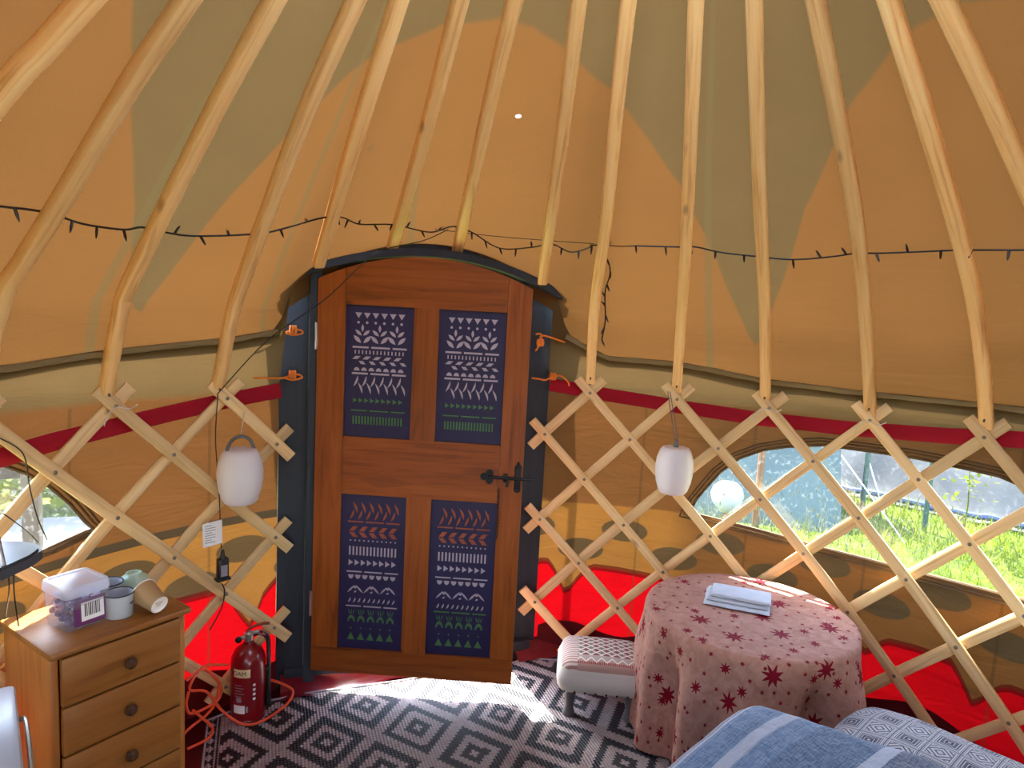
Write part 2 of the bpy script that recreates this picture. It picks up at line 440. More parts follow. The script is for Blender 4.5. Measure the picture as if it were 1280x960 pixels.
def mat_duvet():
    t = NT('striped_duvet'); o = t.coord('Object'); s = t.sep(o)
    b = t.addm(s[1], t.mul(t.noise(o, 2.0, 2), .02))
    W = dk(lin(214, 222, 236), 0.55); L = dk(lin(100, 142, 184), 0.55); M = dk(lin(46, 102, 150), 0.5); D = dk(lin(36, 60, 98), 0.55)
    f = t.maprange(b, -.5, .5)
    st = [(-.5, M), (-.40, W), (-.35, D), (-.085, W), (-.045, M), (.10, L), (.158, W), (.195, L), (.245, tuple(x * 1.15 for x in L[:3]) + (1,)), (.262, W), (.275, D), (.283, W), (.292, D), (.300, W), (.31, L), (.36, W)]
    c = t.ramp(f, [(p + .5, k) for p, k in st], 'CONSTANT')
    fine = t.math('FRACT', t.mul(b, 1 / .011)); sel = t.gt(t.noise(t.comb(0.0, t.mul(b, 30.0), 0.0), 1.0, 2), .52)
    c = t.mix(t.mul(t.mul(t.gt(fine, .6), sel), .35), c, D)
    w1 = t.noise(t.mapping(o, (300, 40, 40)), 1.0, 2); w2 = t.noise(t.mapping(o, (30, 400, 30)), 1.0, 2)
    c = t.mix(t.maprange(t.addm(w1, w2), .75, 1.25, 0, .3), c, lin(200, 212, 228))
    cr = t.noise(t.mapping(o, (5, 9, 5), rot=(0, 0, .5)), 2.2, 5, .6, 1.4)
    return t.done(t.pbsdf(c, .85, 0, t.bump(cr, .55, .02), .25, .3))

def mat_pillow():
    t = NT('patterned_pillowcase'); uv = t.coord('UV'); s = t.sep(uv)
    p = .085
    fx = t.math('ABSOLUTE', t.sub(t.math('FRACT', t.mul(s[0], 1 / p)), .5)); fy = t.math('ABSOLUTE', t.sub(t.math('FRACT', t.mul(s[1], 1 / p)), .5))
    d = t.mx(fx, fy)
    W = dk(lin(232, 232, 236), .6); G = dk(lin(96, 100, 112), .6); K = dk(lin(60, 62, 74), .6)
    c = t.ramp(d, [(0, W), (.05, K), (.13, W), (.16, G), (.25, W), (.28, G), (.33, W), (.36, K), (.385, W), (.44, G), (.455, W), (.48, G)], 'CONSTANT')
    ck = t.gt(t.math('FRACT', t.mul(t.addm(t.math('FLOOR', t.mul(s[0], 1 / p)), t.math('FLOOR', t.mul(s[1], 1 / p))), .5)), .25)
    d2 = t.math('FRACT', t.mul(t.addm(fx, fy), 5.0))
    c2 = t.mix(t.gt(d2, .6), W, G)
    c = t.mix(ck, c, t.mix(t.gt(d, .36), c2, c))
    n = t.noise(uv, 14, 4)
    return t.done(t.pbsdf(c, .85, 0, t.bump(n, .3, .01), .2, .2))

def mat_pvc():
    t = NT('clear_window_plastic'); tr = t.n('ShaderNodeBsdfTransparent'); tr.inputs[0].default_value = (.80, .84, .83, 1)
    gl = t.n('ShaderNodeBsdfGlossy'); gl.inputs['Roughness'].default_value = .08; gl.inputs[0].default_value = (.9, .9, .9, 1)
    o = t.coord('Object'); n = t.noise(o, 3, 3)
    t.l(t.bump(n, .25, .02), gl.inputs['Normal'])
    sp = t.noise(o, 60, 3); hz = t.n('ShaderNodeBsdfTranslucent'); hz.inputs[0].default_value = (.95, .95, .95, 1)
    a = t.mixsh(.04, tr.outputs[0], gl.outputs[0])
    return t.done(t.mixsh(t.maprange(sp, .55, .8, .008, .06), a, hz.outputs[0]))

def clear(name, tint, gloss=.08, rough=.05, haze=0.0):
    t = NT(name); tr = t.n('ShaderNodeBsdfTransparent'); tr.inputs[0].default_value = tint
    gl = t.n('ShaderNodeBsdfGlossy'); gl.inputs['Roughness'].default_value = rough
    a = t.mixsh(gloss, tr.outputs[0], gl.outputs[0])
    if haze:
        d = t.n('ShaderNodeBsdfTranslucent'); d.inputs[0].default_value = (.9, .9, .92, 1)
        d2 = t.n('ShaderNodeBsdfDiffuse'); d2.inputs[0].default_value = (.85, .85, .88, 1)
        a = t.mixsh(haze, a, t.mixsh(.5, d.outputs[0], d2.outputs[0]))
    return t.done(a)

def mat_lantern():
    t = NT('frosted_white_plastic')
    d = t.pbsdf(lin(238, 232, 232), .35, 0, None, .4)
    tr = t.n('ShaderNodeBsdfTranslucent'); tr.inputs[0].default_value = lin(240, 232, 230)
    return t.done(t.mixsh(.15, d, tr.outputs[0]))

def mat_lawn(k=.2):
    t = NT('lawn_ground'); o = t.coord('Object'); n = t.noise(o, 1.4, 4); f = t.noise(o, 60, 3)
    c = t.ramp(n, [(.3, dk(lin(112, 140, 30), k)), (.5, dk(lin(150, 182, 44), k)), (.7, dk(lin(178, 200, 64), k))])
    c = t.mix(t.maprange(f, .3, .7, 0, .4), c, dk(lin(90, 120, 30), k))
    return t.done(t.pbsdf(c, .9, 0, t.bump(f, .6, .03), .1))
def mat_leaf(name, a, b, trans=.45):
    t = NT(name); o = t.n('ShaderNodeNewGeometry'); n = t.noise(o.outputs['Position'], 9, 3); g = t.n('ShaderNodeNewGeometry')
    c = t.mix(t.maprange(n, .3, .7), a, b)
    c = t.mix(t.mul(t.math('FRACT', t.mul(g.outputs['Random Per Island'], 7.0)), .45), c, dk(lin(210, 226, 90), .25))
    d = t.n('ShaderNodeBsdfDiffuse'); t.l(c, d.inputs[0]); tr = t.n('ShaderNodeBsdfTranslucent'); t.l(c, tr.inputs[0])
    return t.done(t.mixsh(trans, d.outputs[0], tr.outputs[0]))

M = {}
M['roof'] = mat_roof(); M['wall'] = mat_wall()
M['pole'] = wood('roof_pole_wood', lin(252, 216, 150), lin(242, 192, 120), lin(188, 128, 70), 'UV', 0, .5, 60)
M['slat'] = wood('lattice_wood', lin(246, 216, 160), lin(234, 196, 136), lin(190, 144, 90), 'UV', 0, .55, 70, huevar=.18)
M['door_v'] = wood('door_wood_upright', dk(lin(214, 118, 38), .60), dk(lin(184, 92, 24), .58), dk(lin(112, 48, 10), .55), 'OBJ', 2, .4, 34, huevar=.1)
M['door_h'] = wood('door_wood_level', dk(lin(214, 118, 38), .60), dk(lin(184, 92, 24), .58), dk(lin(112, 48, 10), .55), 'OBJ', 0, .4, 34, huevar=.1)
M['pine_v'] = wood('pine_upright', dk(lin(222, 150, 76), 0.62), dk(lin(204, 126, 56), 0.62), dk(lin(160, 88, 34), 0.62), 'OBJ', 2, .38, 26, huevar=.04)
M['pine_h'] = wood('pine_level', dk(lin(206, 138, 66), 0.58), dk(lin(186, 116, 50), 0.58), dk(lin(138, 76, 30), 0.58), 'OBJ', 0, .38, 26, huevar=.05)
M['knob'] = wood('knob_wood', dk(lin(112, 74, 44), 0.6), dk(lin(92, 58, 34), 0.6), dk(lin(62, 38, 22), 0.6), 'OBJ', 0, .4, 40, knots=False)
M['frame'] = wood('grey_painted_wood', dk(lin(74, 80, 88), 0.5), dk(lin(64, 70, 78), 0.5), dk(lin(52, 58, 66), 0.5), 'OBJ', 2, .55, 40, huevar=.05, knots=False)
M['purple'] = plain('purple_paint', dk(lin(46, 32, 84), 0.62), .5, var=.15)
M['white_paint'] = plain('white_stencil_paint', dk(lin(226, 206, 214), 0.62), .6, var=.06)
M['green_paint'] = plain('green_stencil_paint', dk(lin(92, 150, 78), 0.62), .6, var=.1)
M['orange_paint'] = plain('orange_stencil_paint', dk(lin(196, 96, 56), 0.62), .6, var=.1)
M['black'] = plain('black_iron', lin(26, 26, 28), .45, .3)
M['blackpl'] = plain('black_plastic', lin(20, 20, 22), .4)
M['steel'] = plain('steel', lin(190, 186, 180), .3, .9)
M['bolt'] = plain('bolt_steel', lin(140, 128, 110), .4, .8)
M['band'] = mat_fabric('red_strap', lin(186, 22, 44), .25, .8, bump=.15)
M['skirt'] = mat_fabric('maroon_skirt', dk(lin(120, 16, 30), 0.5), .12, .8)
M['floor'] = plain('maroon_groundsheet', dk(lin(84, 18, 30), 0.5), .35, var=.2, scale=5)
M['redpvc'] = plain('red_pvc', dk(lin(150, 20, 40), 0.5), .3, var=.15, scale=6)
M['rug'] = mat_rug()
M['cloth'] = mat_tablecloth(); M['ott'] = mat_ottoman()
M['ottside'] = mat_fabric('cream_side', lin(206, 198, 182)); M['darkwood'] = plain('grey_brown_painted_wood', lin(92, 88, 88), .5)
M['napkin'] = mat_fabric('grey_linen', (.54, .57, .62, 1), 0, .9, 300, .25, .2, 12)
M['duvet'] = mat_duvet(); M['pillow'] = mat_pillow(); M['sheet'] = mat_fabric('bed_base_cloth', lin(150, 156, 170)); M['whitesheet'] = mat_fabric('white_sheet', lin(225, 228, 235))
M['backcloth'] = mat_fabric('bounce_lining', lin(236, 234, 230), .1); M['pvc'] = mat_pvc(); M['trimcloth'] = mat_fabric('window_binding', lin(104, 82, 56), .2)
M['hemcloth'] = mat_fabric('olive_hem', lin(150, 130, 86), .2)
M['lantern'] = mat_lantern(); M['greyrubber'] = plain('grey_rubber', lin(96, 96, 98), .6)
M['red_metal'] = plain('red_enamel', dk(lin(176, 14, 28), 0.5), .28, 0, .5, .05, coat=.4)
M['cream'] = plain('cream_label', lin(226, 200, 150), .5, var=.05); M['paper'] = plain('white_paper', lin(236, 232, 228), .7, var=.04)
M['ink'] = plain('dark_ink', lin(50, 34, 40), .6); M['barcode'] = plain('label_grey_print', lin(150, 146, 150), .6)
M['orange_cord'] = mat_fabric('orange_cord', lin(240, 132, 40), 0, .8); M['orange_cable'] = plain('orange_cable', lin(232, 84, 44), .4, var=.05)
M['white_plastic'] = plain('white_plastic', dk(lin(214, 218, 224), 0.62), .3, var=.03); M['enamel'] = plain('white_enamel', dk(lin(232, 236, 240), 0.62), .2, var=.03)
M['navy'] = plain('navy_rim', lin(28, 32, 48), .3); M['green_cer'] = plain('pale_green_ceramic', lin(176, 200, 172), .35, var=.1)
M['kraft'] = plain('ribbed_brown_card', lin(178, 142, 96), .7, var=.08); M['cupwhite'] = plain('white_card', lin(240, 230, 220), .7, var=.03)
M['tub'] = clear('clear_tub_plastic', (.92, .90, .92, 1), .08, .10, .15); M['lid'] = clear('frosted_lid_plastic', (.88, .88, .95, 1), .12, .15, .45)
M['pod'] = plain('purple_gel_pod', lin(98, 60, 110), .15, 0, .6, .3); M['podw'] = plain('white_gel_pod', lin(200, 196, 230), .15, 0, .6, .2); M['purplelabel'] = plain('purple_label', lin(104, 40, 92), .5)
M['slab'] = plain('dark_grey_plastic', dk(lin(92, 98, 108), .45), .45, var=.1)
M['string'] = plain('pale_string', lin(214, 202, 184), .8)
M['lawn'] = mat_lawn(); M['blade'] = mat_leaf('grass_blades', dk(lin(140, 170, 26), .24), dk(lin(196, 214, 50), .24)); M['bushleaf'] = mat_leaf('bush_leaves', dk(lin(170, 190, 30), .24), dk(lin(214, 220, 70), .24))
M['straw'] = mat_leaf('dry_grass_stems', dk(lin(206, 196, 140), 0.22), dk(lin(226, 220, 180), 0.22), .3)
M['tent'] = mat_fabric('teal_tent_cloth', dk(lin(100, 156, 160), .15), .15, .6, 80, .3, .1, 2); M['tarp'] = mat_fabric('grey_tarpaulin', dk(lin(172, 178, 180), .12), .1, .5, 60, .5, .1, 3)
M['bluetarp'] = mat_fabric('blue_tarpaulin', dk(lin(70, 110, 180), .25), .1, .5); M['gpost'] = plain('green_post_paint', dk(lin(30, 110, 90), .3), .5)
M['opole'] = plain('orange_pole_wood', dk(lin(206, 130, 60), .25), .5); M['palestone'] = plain('pale_paving', dk(lin(236, 232, 224), .16), .8, var=.05)
M['fenceposts'] = wood('weathered_post', dk(lin(206, 178, 132), .15), dk(lin(186, 152, 106), .15), dk(lin(136, 102, 66), .15), 'OBJ', 2, .6, 40)
M['teal'] = plain('teal_plastic', dk(lin(70, 160, 160), 0.5), .5)

# ------------------------------------------------------------------ openings in the wall (azimuth -> height)
HEM = [(-110, 1.46), (-46, 1.468), (-39, 1.5), (-27, 1.538), (-19.2, 1.575), (-18.5, 1.74), (-18, 1.74), (16, 1.745), (17.3, 1.735), (18.3, 1.595), (24, 1.507), (33.6, 1.502), (44.6, 1.454), (55.6, 1.443), (71, 1.456), (110, 1.46)]
WR_LO = [(36.5, .783), (44.5, .754), (52.2, .73), (62.8, .721), (73.5, .74), (79, .78)]
WR_HI = [(36.5, .783), (37.2, .85), (38.1, .901), (39.9, .995), (42.2, 1.074), (45, 1.126), (47.8, 1.155), (51.9, 1.184), (62, 1.19), (70, 1.178), (73, 1.15), (76, 1.05), (78, .92), (79, .78)]
WL_LO = [(-80, .85), (-70, .835), (-60, .83), (-46.4, .83), (-43, .837), (-38.3, .87)]
WL_HI = [(-80, .85), (-79, .96), (-74, 1.1), (-66, 1.2), (-56, 1.22), (-50, 1.20), (-46.2, 1.15), (-44.2, 1.108), (-42.2, 1.05), (-40.4, .975), (-39, .90), (-38.3, .87)]
def wall_r(a, z):
    r = rs(a, z) - .012 if z > 1.36 else 2.04 - .012 * max(0, (z - 1.2) / .16)
    return r + .006 * noise.noise(Vector((a * .12, z * 4, 3)))
def wall_cols(a0, a1, extra):
    s = set([a0, a1] + [e for e in extra if a0 <= e <= a1]); k = math.ceil(a0)
    while k < a1: s.add(float(k)); k += 1.0
    s = sorted(s); out = [s[0]]
    for q in s[1:]:
        if q - out[-1] > .02: out.append(q)
    return out
def wall_patch(mb, cols, lo, hi, n, mi=0):
    vs = []
    for a in cols:
        z0, z1 = lo(a), hi(a)
        for j in range(n + 1):
            z = lerp(z0, z1, j / n); vs.append(pol(a, wall_r(a, z), z))
    fs = []
    for i in range(len(cols) - 1):
        if abs(hi(cols[i]) - lo(cols[i])) < 1e-6 and abs(hi(cols[i + 1]) - lo(cols[i + 1])) < 1e-6: continue
        for j in range(n):
            p = i * (n + 1) + j; fs.append([p, p + n + 1, p + n + 2, p + 1])
    mb.add(vs, fs, mi)
mb = MB()
exR = [a for a, _ in WR_LO + WR_HI]; exL = [a for a, _ in WL_LO + WL_HI]
for (a0, a1, LO, HI, ex) in ((16.3, 105, WR_LO, WR_HI, exR), (-105, -18.3, WL_LO, WL_HI, exL)):
    cols = wall_cols(a0, a1, ex)
    wall_patch(mb, cols, lambda a: 0.0, lambda a: interp(LO, a), 14)
    wall_patch(mb, cols, lambda a: interp(HI, a), lambda a: interp(HEM, a), 14)
wf = mb.build('wall_front', M['wall'], sharp=180)
tag(wf, 'tan canvas yurt wall with red flame border, around the wooden door', 'wall', kind='structure')
WB_LO = [(212, .80), (250, .80)]; WB_HI = [(212, .80), (214, .98), (219, 1.14), (226, 1.22), (236, 1.22), (243, 1.14), (248, .98), (250, .80)]  # opening for an unseen window added to light the chest side
mb = MB(); colsb = wall_cols(105, 255, [a for a, _ in WB_HI])
wall_patch(mb, colsb, lambda a: 0.0, lambda a: interp(WB_LO, a), 14); wall_patch(mb, colsb, lambda a: interp(WB_HI, a), lambda a: 1.46, 14)
tag(mb.build('wall_back', M['backcloth'], sharp=180), 'unseen yurt wall behind the bed, lined pale to bounce light', 'wall', kind='structure')  # lining colour invented pale so the sun patch bounces forward
# rope hem along the top of the wall cloth
for nm, a0, a1, lab in (('trim_1', -105, -19.2, 'olive rolled hem on the wall cloth, window-with-post side of the door'), ('trim_2', 18.3, 105, 'olive rolled hem on the wall cloth, table side of the door')):
    mb = MB(); pts = []; a = a0
    while a <= a1:
        z = interp(HEM, a) - .012 + .004 * noise.noise(Vector((a * .3, 0, 1))); pts.append(pol(a, rs(a, z) - .018, z)); a += .75
    mb.tube(pts, [.011 + .003 * noise.noise(Vector((i * .35, 5, 0))) for i in range(len(pts))], 8)
    tag(mb.build(nm, M['hemcloth']), lab, 'hem', kind='structure')
# windows: clear plastic panes with bound edges
for nm, LO, HI, lab in (('window_1', WL_LO, WL_HI, 'clear half-round window over the chest of drawers, a post outside'), ('added_window', WB_LO, WB_HI, 'unseen half-round window added behind the fridge to light the chest'), ('window_2', WR_LO, WR_HI, 'wide clear half-round window behind the table, grass and tents outside')):
    t = thing(nm, lab, 'window', pol((LO[0][0] + LO[-1][0]) / 2, 2.04, .8), kind='structure')
    cols = wall_cols(LO[0][0], LO[-1][0], [a for a, _ in LO + HI])
    mb = MB(); wall_patch(mb, cols, lambda a: interp(LO, a), lambda a: interp(HI, a), 8); mb.build('pane', M['pvc'], t, True, 180)
    mb = MB()
    loop = [(a, interp(LO, a)) for a in cols] + [(a, interp(HI, a)) for a in cols[::-1]][1:-1]
    ca = (LO[0][0] + LO[-1][0]) / 2
    for k, rr in ((1.0, .007), (1.035, .004), (1.06, .004)):
        mb.tube([pol(ca + (a - ca) * k, wall_r(a, z) - .008, .96 + (z - .96) * (1 + (k - 1) * 2.2)) for a, z in loop], rr, 6, closed=True)
    mb.build('binding', M['trimcloth'], t, True)
# roof cloth
def over_door(a): return -18.6 < a < 16.6
def zlow(a): return p0(a)[1] - .07 if over_door(a) else (1.55 if -19.5 < a < 18.6 else interp(HEM, a) - .03 if abs(a) < 110 else 1.42)
mb = MB(); NA = 720; rows = 8; rows2 = 26; vs = []
for i in range(NA):
    a = -180 + 360 * i / NA
    z0 = p0(a)[1]; zl = zlow(a)
    for j in range(rows + rows2 + 1):
        z = lerp(zl, z0, j / rows) if j <= rows else lerp(z0, ZC, (j - rows) / rows2)
        w = sm((2.1 - z) / .6) * .018 + .004
        r = rs(a, z) + .006 + w * noise.noise(Vector((math.sin(rad(a)) * 4, math.cos(rad(a)) * 4, z * 7)))
        if z < z0 and not over_door(a): r += .012
        vs.append(pol(a, r, z))
n1 = rows + rows2 + 1; fs = []
for i in range(NA):
    k = (i + 1) % NA
    for j in range(n1 - 1): fs.append([i * n1 + j, k * n1 + j, k * n1 + j + 1, i * n1 + j + 1])
mb.add(vs, fs)
tag(mb.build('ceiling', M['roof'], sharp=180), 'sunlit tan canvas roof with olive petal shapes', 'roof', kind='structure')
# crown ring, closed by an unseen clear cover added to let daylight in
t = thing('crown_ring', 'round wooden crown at the top of the roof', 'crown', (CX, CY, ZC), kind='structure')
mb = MB(); mb.lathe([(.60, -.04), (.67, -.04), (.67, .04), (.60, .04), (.60, -.04)], 48); mb.build('ring', M['pole'], t)
mb = MB(); mb.lathe([(.66 * math.cos(q), .04 + .20 * math.sin(q)) for q in [PI / 2 * k / 8 for k in range(9)]], 48)
mb.build('added_dome', clear('added_clear_dome', (.97, .98, .99, 1), .04, .05, .02), t)
# floor
mb = MB(); N = 96
mb.add([(0, 0, 0)] + [pol(360 * k / N, 2.06, 0) for k in range(N)], [[0, 1 + (k + 1) % N, 1 + k] for k in range(N)])
tag(mb.build('floor', M['floor']), 'maroon groundsheet floor of the yurt', 'floor', kind='structure')
# maroon floor skirt up the bottom of the wall
for nm, a0, a1, lab in (('baseboard_front', 17.0, 105, 'maroon floor skirt along the wall behind the table'), ('baseboard_left', -105, -18.3, 'maroon floor skirt along the wall behind the extinguisher')):
    mb = MB(); k = 90
    mb.grid(k, 3, lambda u, v: pol(lerp(a0, a1, u), 2.028 - .006 * v + .004 * noise.noise(Vector((u * 40, v * 3, 0))), .001 + v * (.15 + .03 * math.sin(u * 37))))
    tag(mb.build(nm, M['skirt'], sharp=180), lab, 'skirt', kind='structure')

# ------------------------------------------------------------------ roof poles
RAF = {
 'Y': [(-59.95, 1.977), (-62.35, 2.094), (-62.3, 2.18), (-62.32, 2.274)],
 'Z': [(-48.75, 1.33), (-49.6, 1.66), (-49.82, 1.775), (-50.44, 1.939), (-52.0, 2.176), (-52.82, 2.343)],
 'A': [(-37.41, 1.338), (-38.4, 1.633), (-38.69, 1.737), (-41.12, 2.167), (-42.7, 2.408)],
 'B': [(-25.89, 1.333), (-26.2, 1.60), (-26.46, 1.729), (-29.45, 2.18), (-31.55, 2.468)],
 'C': [(-15.71, 1.839), (-20.28, 2.187), (-24.78, 2.493)],
 'D': [(-5.93, 1.929), (-8.76, 2.299), (-13.37, 2.553)],
 'E': [(2.79, 1.931), (-0.08, 2.347), (-3.4, 2.587)],
 'F': [(14.42, 1.828), (12.32, 2.293), (8.47, 2.599)],
 'G': [(22.02, 1.385), (21.5, 1.72), (21.07, 2.043), (19.68, 2.359), (18.05, 2.587)],
 'H': [(33.51, 1.375), (33.4, 1.70), (33.29, 1.997), (31.66, 2.574)],
 'I': [(44.71, 1.356), (44.3, 1.72), (43.82, 2.123), (43.18, 2.563)],
 'J': [(56.82, 1.356), (56.4, 1.735), (56.76, 2.095), (54.64, 2.545)],
 'K': [(68.47, 1.371), (68.46, 1.755), (68.71, 2.083), (67.02, 2.516)],
 'L': [(79.6, 1.36), (79.2, 1.73), (77.75, 2.098), (76.92, 2.299), (75.14, 2.492)]}
RAF['Y'] = [(-60.4, 1.33), (-60.8, 1.70)] + RAF['Y'][1:]
RLAB = {'Y': 'roof pole cut by the upper corner of the photo, over the fridge', 'Z': 'roof pole two along from the door frame arch past the lantern pole, over the window with the post',
 'A': 'steam-bent roof pole footed on the lattice peak above the chest of drawers', 'B': 'bent roof pole footed above the grey-handled lantern, dark knot high up',
 'C': 'roof pole resting on the hinge-side end of the door arch', 'D': 'darkest roof pole, on the door arch just hinge-side of its crown', 'E': 'roof pole on the door arch just latch-side of its crown',
 'F': 'roof pole resting on the latch-side end of the door arch', 'G': 'roof pole beside the latch side of the door, fairy lights dangling by it',
 'H': 'roof pole footed above the string-hung lantern', 'I': 'pale plain roof pole, first one beyond the string-hung lantern', 'J': 'knotty roof pole, second one beyond the string-hung lantern',
 'K': 'knotty roof pole, third one beyond the string-hung lantern', 'L': 'roof pole cut by the photo edge above the wide window'}
RLAB['Z'] = 'roof pole next to the one footed above the chest, on the window side'
poletones = {}
for k, pts in RAF.items():
    (a1, z1), (a2, z2) = pts[-2], pts[-1]
    P1 = roofp(a1, z1, -.035); P2 = roofp(a2, z2, -.035)
    d = (P2 - P1).normalized(); tt = (ZC - .03 - P2.z) / d.z; P3 = P2 + d * tt
    ctr = [roofp(a, z, -.035) for a, z in pts] + [P3]
    if pts[0][1] < 1.5: ctr[0] = pol(pts[0][0], 2.0, pts[0][1] - .01)
    path = []
    fine = spline(ctr, 6)
    nr = []
    for p in fine:
        a = math.atan2(p.x, p.y); nr.append(Vector((math.sin(a) * .7, math.cos(a) * .7, .7)))
    t = thing('roof_pole', RLAB[k], 'roof pole', fine[0], group='bent wooden roof poles')
    mb = MB(); mb.strip(fine, nr, .044, .040, bev=.006, u0=ord(k) * .377)
    mb.build('shaft', M['pole'], t, True, 50)
    if k in 'CDEF':     # pegs that pin the feet over the door frame
        mb = MB(); q = fine[0]; a = math.atan2(q.x, q.y); mb.tube([q + Vector((0, 0, .03)) - Vector((math.sin(a), math.cos(a), 0)) * .026, q + Vector((0, 0, .03)) + Vector((math.sin(a), math.cos(a), 0)) * .01], .006, 8)
        mb.build('peg', M['darkwood'], t, True)
    else:
        mb = MB(); q = fine[1]; mb.tube([q + Vector(nr[1]) * -.03, q + Vector(nr[1]) * .02], .004, 6); mb.build('peg', M['darkwood'], t, True)

# ------------------------------------------------------------------ lattice panels
def lattice(name, label, azf, zf, c0, c1):
    t = thing(name, label, 'lattice', pol(azf((c0 + c1) / 2), 2.0, 0))
    def slat(sgn, k):
        r0, r1 = 0.0, 6.0
        if sgn > 0: r0, r1 = max(0, c0 - k), min(6, c1 - k)
        else: r0, r1 = max(0, k - c1), min(6, k - c0)
        if r1 - r0 < -.01: return
        e0, e1 = r0 - .31, r1 + (.31 if r1 < 5.9 else .30)
        rad_ = 1.978 if sgn > 0 else 1.996
        pts = []; nr = []; n = max(3, int((e1 - e0) * 3))
        bow = random.uniform(-.004, .004); da = random.uniform(-.12, .12)
        for i in range(n + 1):
            r = lerp(e0, e1, i / n); c = k + sgn * r; a = azf(c) + da * math.sin(i / n * PI); z = zf(r, c)
            pts.append(pol(a, rad_, max(z, .014) + bow * math.sin(i / n * PI))); nr.append(-Vector((math.sin(rad(a)), math.cos(rad(a)), 0)))
        mb = MB(); mb.strip(pts, nr, .044 + random.uniform(-.003, .003), .015, bev=.002, u0=random.random() * 20)
        o = mb.build('slat', M['slat'], t, True, 50)
        if sgn > 0:
            r = math.ceil(r0)
            while r <= r1 + 1e-6:
                a = azf(k + r); z = zf(r, k + r); q = pol(a, 1.978, z); ni = -Vector((math.sin(rad(a)), math.cos(rad(a)), 0))
                mb = MB(); mb.tube([q + ni * .0, q + ni * .010, q + ni * .012], [.0075, .0075, .004], 10)
                b = mb.build('bolt', M['bolt'], None, False)
                b.parent = o; b.location = -Vector(t.location)
                r += 1
    k = c0 - 6
    while k <= c1 + 6:
        if k % 2 == 0:
            slat(1, k)
        k += 1
    for k in range(int(c0) - 6, int(c1) + 7):
        if k % 2 == 0: slat(-1, k)
    return t
lr = lattice('lattice_panel', 'wooden trellis wall frame from the latch side of the door past the table', lambda c: 22.036 + 5.817 * c, lambda r, c: 1.3257 - .2071 * r - .0003 * c, -1, 13)
ll = lattice('lattice_panel', 'wooden trellis wall frame from the hinge side of the door past the chest', lambda c: -25.045 + 5.858 * c, lambda r, c: 1.3012 - .1982 * r - .0017 * c, -13, 1)
# pale strings that lace the lattice peaks to the poles
for a, z, lab in ((44.8, 1.31, 'pale string tied round the lattice peak first beyond the string-hung lantern'), (56.7, 1.31, 'pale string tied round the lattice peak second beyond the string-hung lantern'), (-36.7, 1.29, 'pale string tied round the lattice peak above the chest')):
    ni = -Vector((math.sin(rad(a)), math.cos(rad(a)), 0)); q = pol(a, 1.978, z) + ni * .012
    sd = Vector((math.cos(rad(a)), -math.sin(rad(a)), 0))
    mb = MB(); mb.tube(spline([q + sd * .07 + Vector((0, 0, .015)), q + sd * .04 + Vector((0, 0, .002)), q + sd * .0 + ni * .003 + Vector((0, 0, .012)), q - sd * .03 + Vector((0, 0, -.01)), q - sd * .045 + Vector((0, 0, -.05))], 6), .002, 6)
    tag(mb.build('string_tie', M['string']), lab, 'string', 'lattice strings')

# ------------------------------------------------------------------ red tension band
BL = [(-105, 1.19), (-46.3, 1.177), (-42.2, 1.2), (-37.1, 1.221), (-31.6, 1.249), (-22.9, 1.295), (-18.4, 1.318)]
BR = [(16.6, 1.352), (24.6, 1.317), (34.1, 1.286), (44.2, 1.267), (54.4, 1.273), (64.3, 1.300), (72, 1.332), (90, 1.34), (105, 1.34)]
for tab, lab in ((BL, 'red webbing strap round the wall on the hinge side of the door'), (BR, 'red webbing strap round the wall on the latch side of the door')):
    n = 100; mb = MB(); pts = []; nr = []
    for i in range(n + 1):
        a = lerp(tab[0][0], tab[-1][0], i / n); z = interp(tab, a)
        pts.append(pol(a, 2.009 + .001 * math.sin(a * .7), z)); nr.append(-Vector((math.sin(rad(a)), math.cos(rad(a)), 0)))
    mb.strip(pts, nr, .062, .004, bev=.001); tag(mb.build('tension_strap', M['band'], sharp=60), lab, 'strap', 'red straps')

# ------------------------------------------------------------------ door frame
t = thing('door_frame', 'dark grey painted arched wooden door frame', 'door frame', (0, 1.92, 0), kind='structure')
def archz(x): return 1.918 - .40 * (x + .03) ** 2
def arched_board(mb, x0, x1, y0, y1, n=2):
    poly = [(x0, .0), (x1, .0)] + [(lerp(x1, x0, k / n), archz(lerp(x1, x0, k / n)) - .02) for k in range(n + 1)]
    mb.prism(poly, lambda x, y, d: Vector((x, y0 + d, y)), y1 - y0)
mb = MB(); arched_board(mb, -.640, -.527, 1.925, 1.965); mb.build('side_board', M['frame'], t, True, 30, True)
mb = MB(); arched_board(mb, -.525, -.480, 1.885, 1.965); mb.build('jamb', M['frame'], t, True, 30, True)
mb = MB(); arched_board(mb, .425, .575, 1.935, 1.965); mb.build('side_board', M['frame'], t, True, 30, True)
mb = MB(); arched_board(mb, .395, .435, 1.90, 1.965); mb.build('jamb', M['frame'], t, True, 30, True)
mb = MB(); xs = [lerp(-.645, .585, k / 30) for k in range(31)]
mb.strip([(x, 1.888, archz(x)) for x in xs], [(0, -1, 0)] * 31, .034, .09, bev=.003); mb.build('arch_header', M['frame'], t, True, 40)
mb = MB(); mb.strip([(x, 1.958, archz(x) + .0) for x in xs], [(0, -1, 0)] * 31, .11, .05, bev=.002); mb.build('door_stop', M['frame'], t, True, 40)
mb = MB(); mb.box((-.03, 1.95, .045), (1.15, .09, .09), bev=.004); mb.build('threshold', M['frame'], t, True, 40)

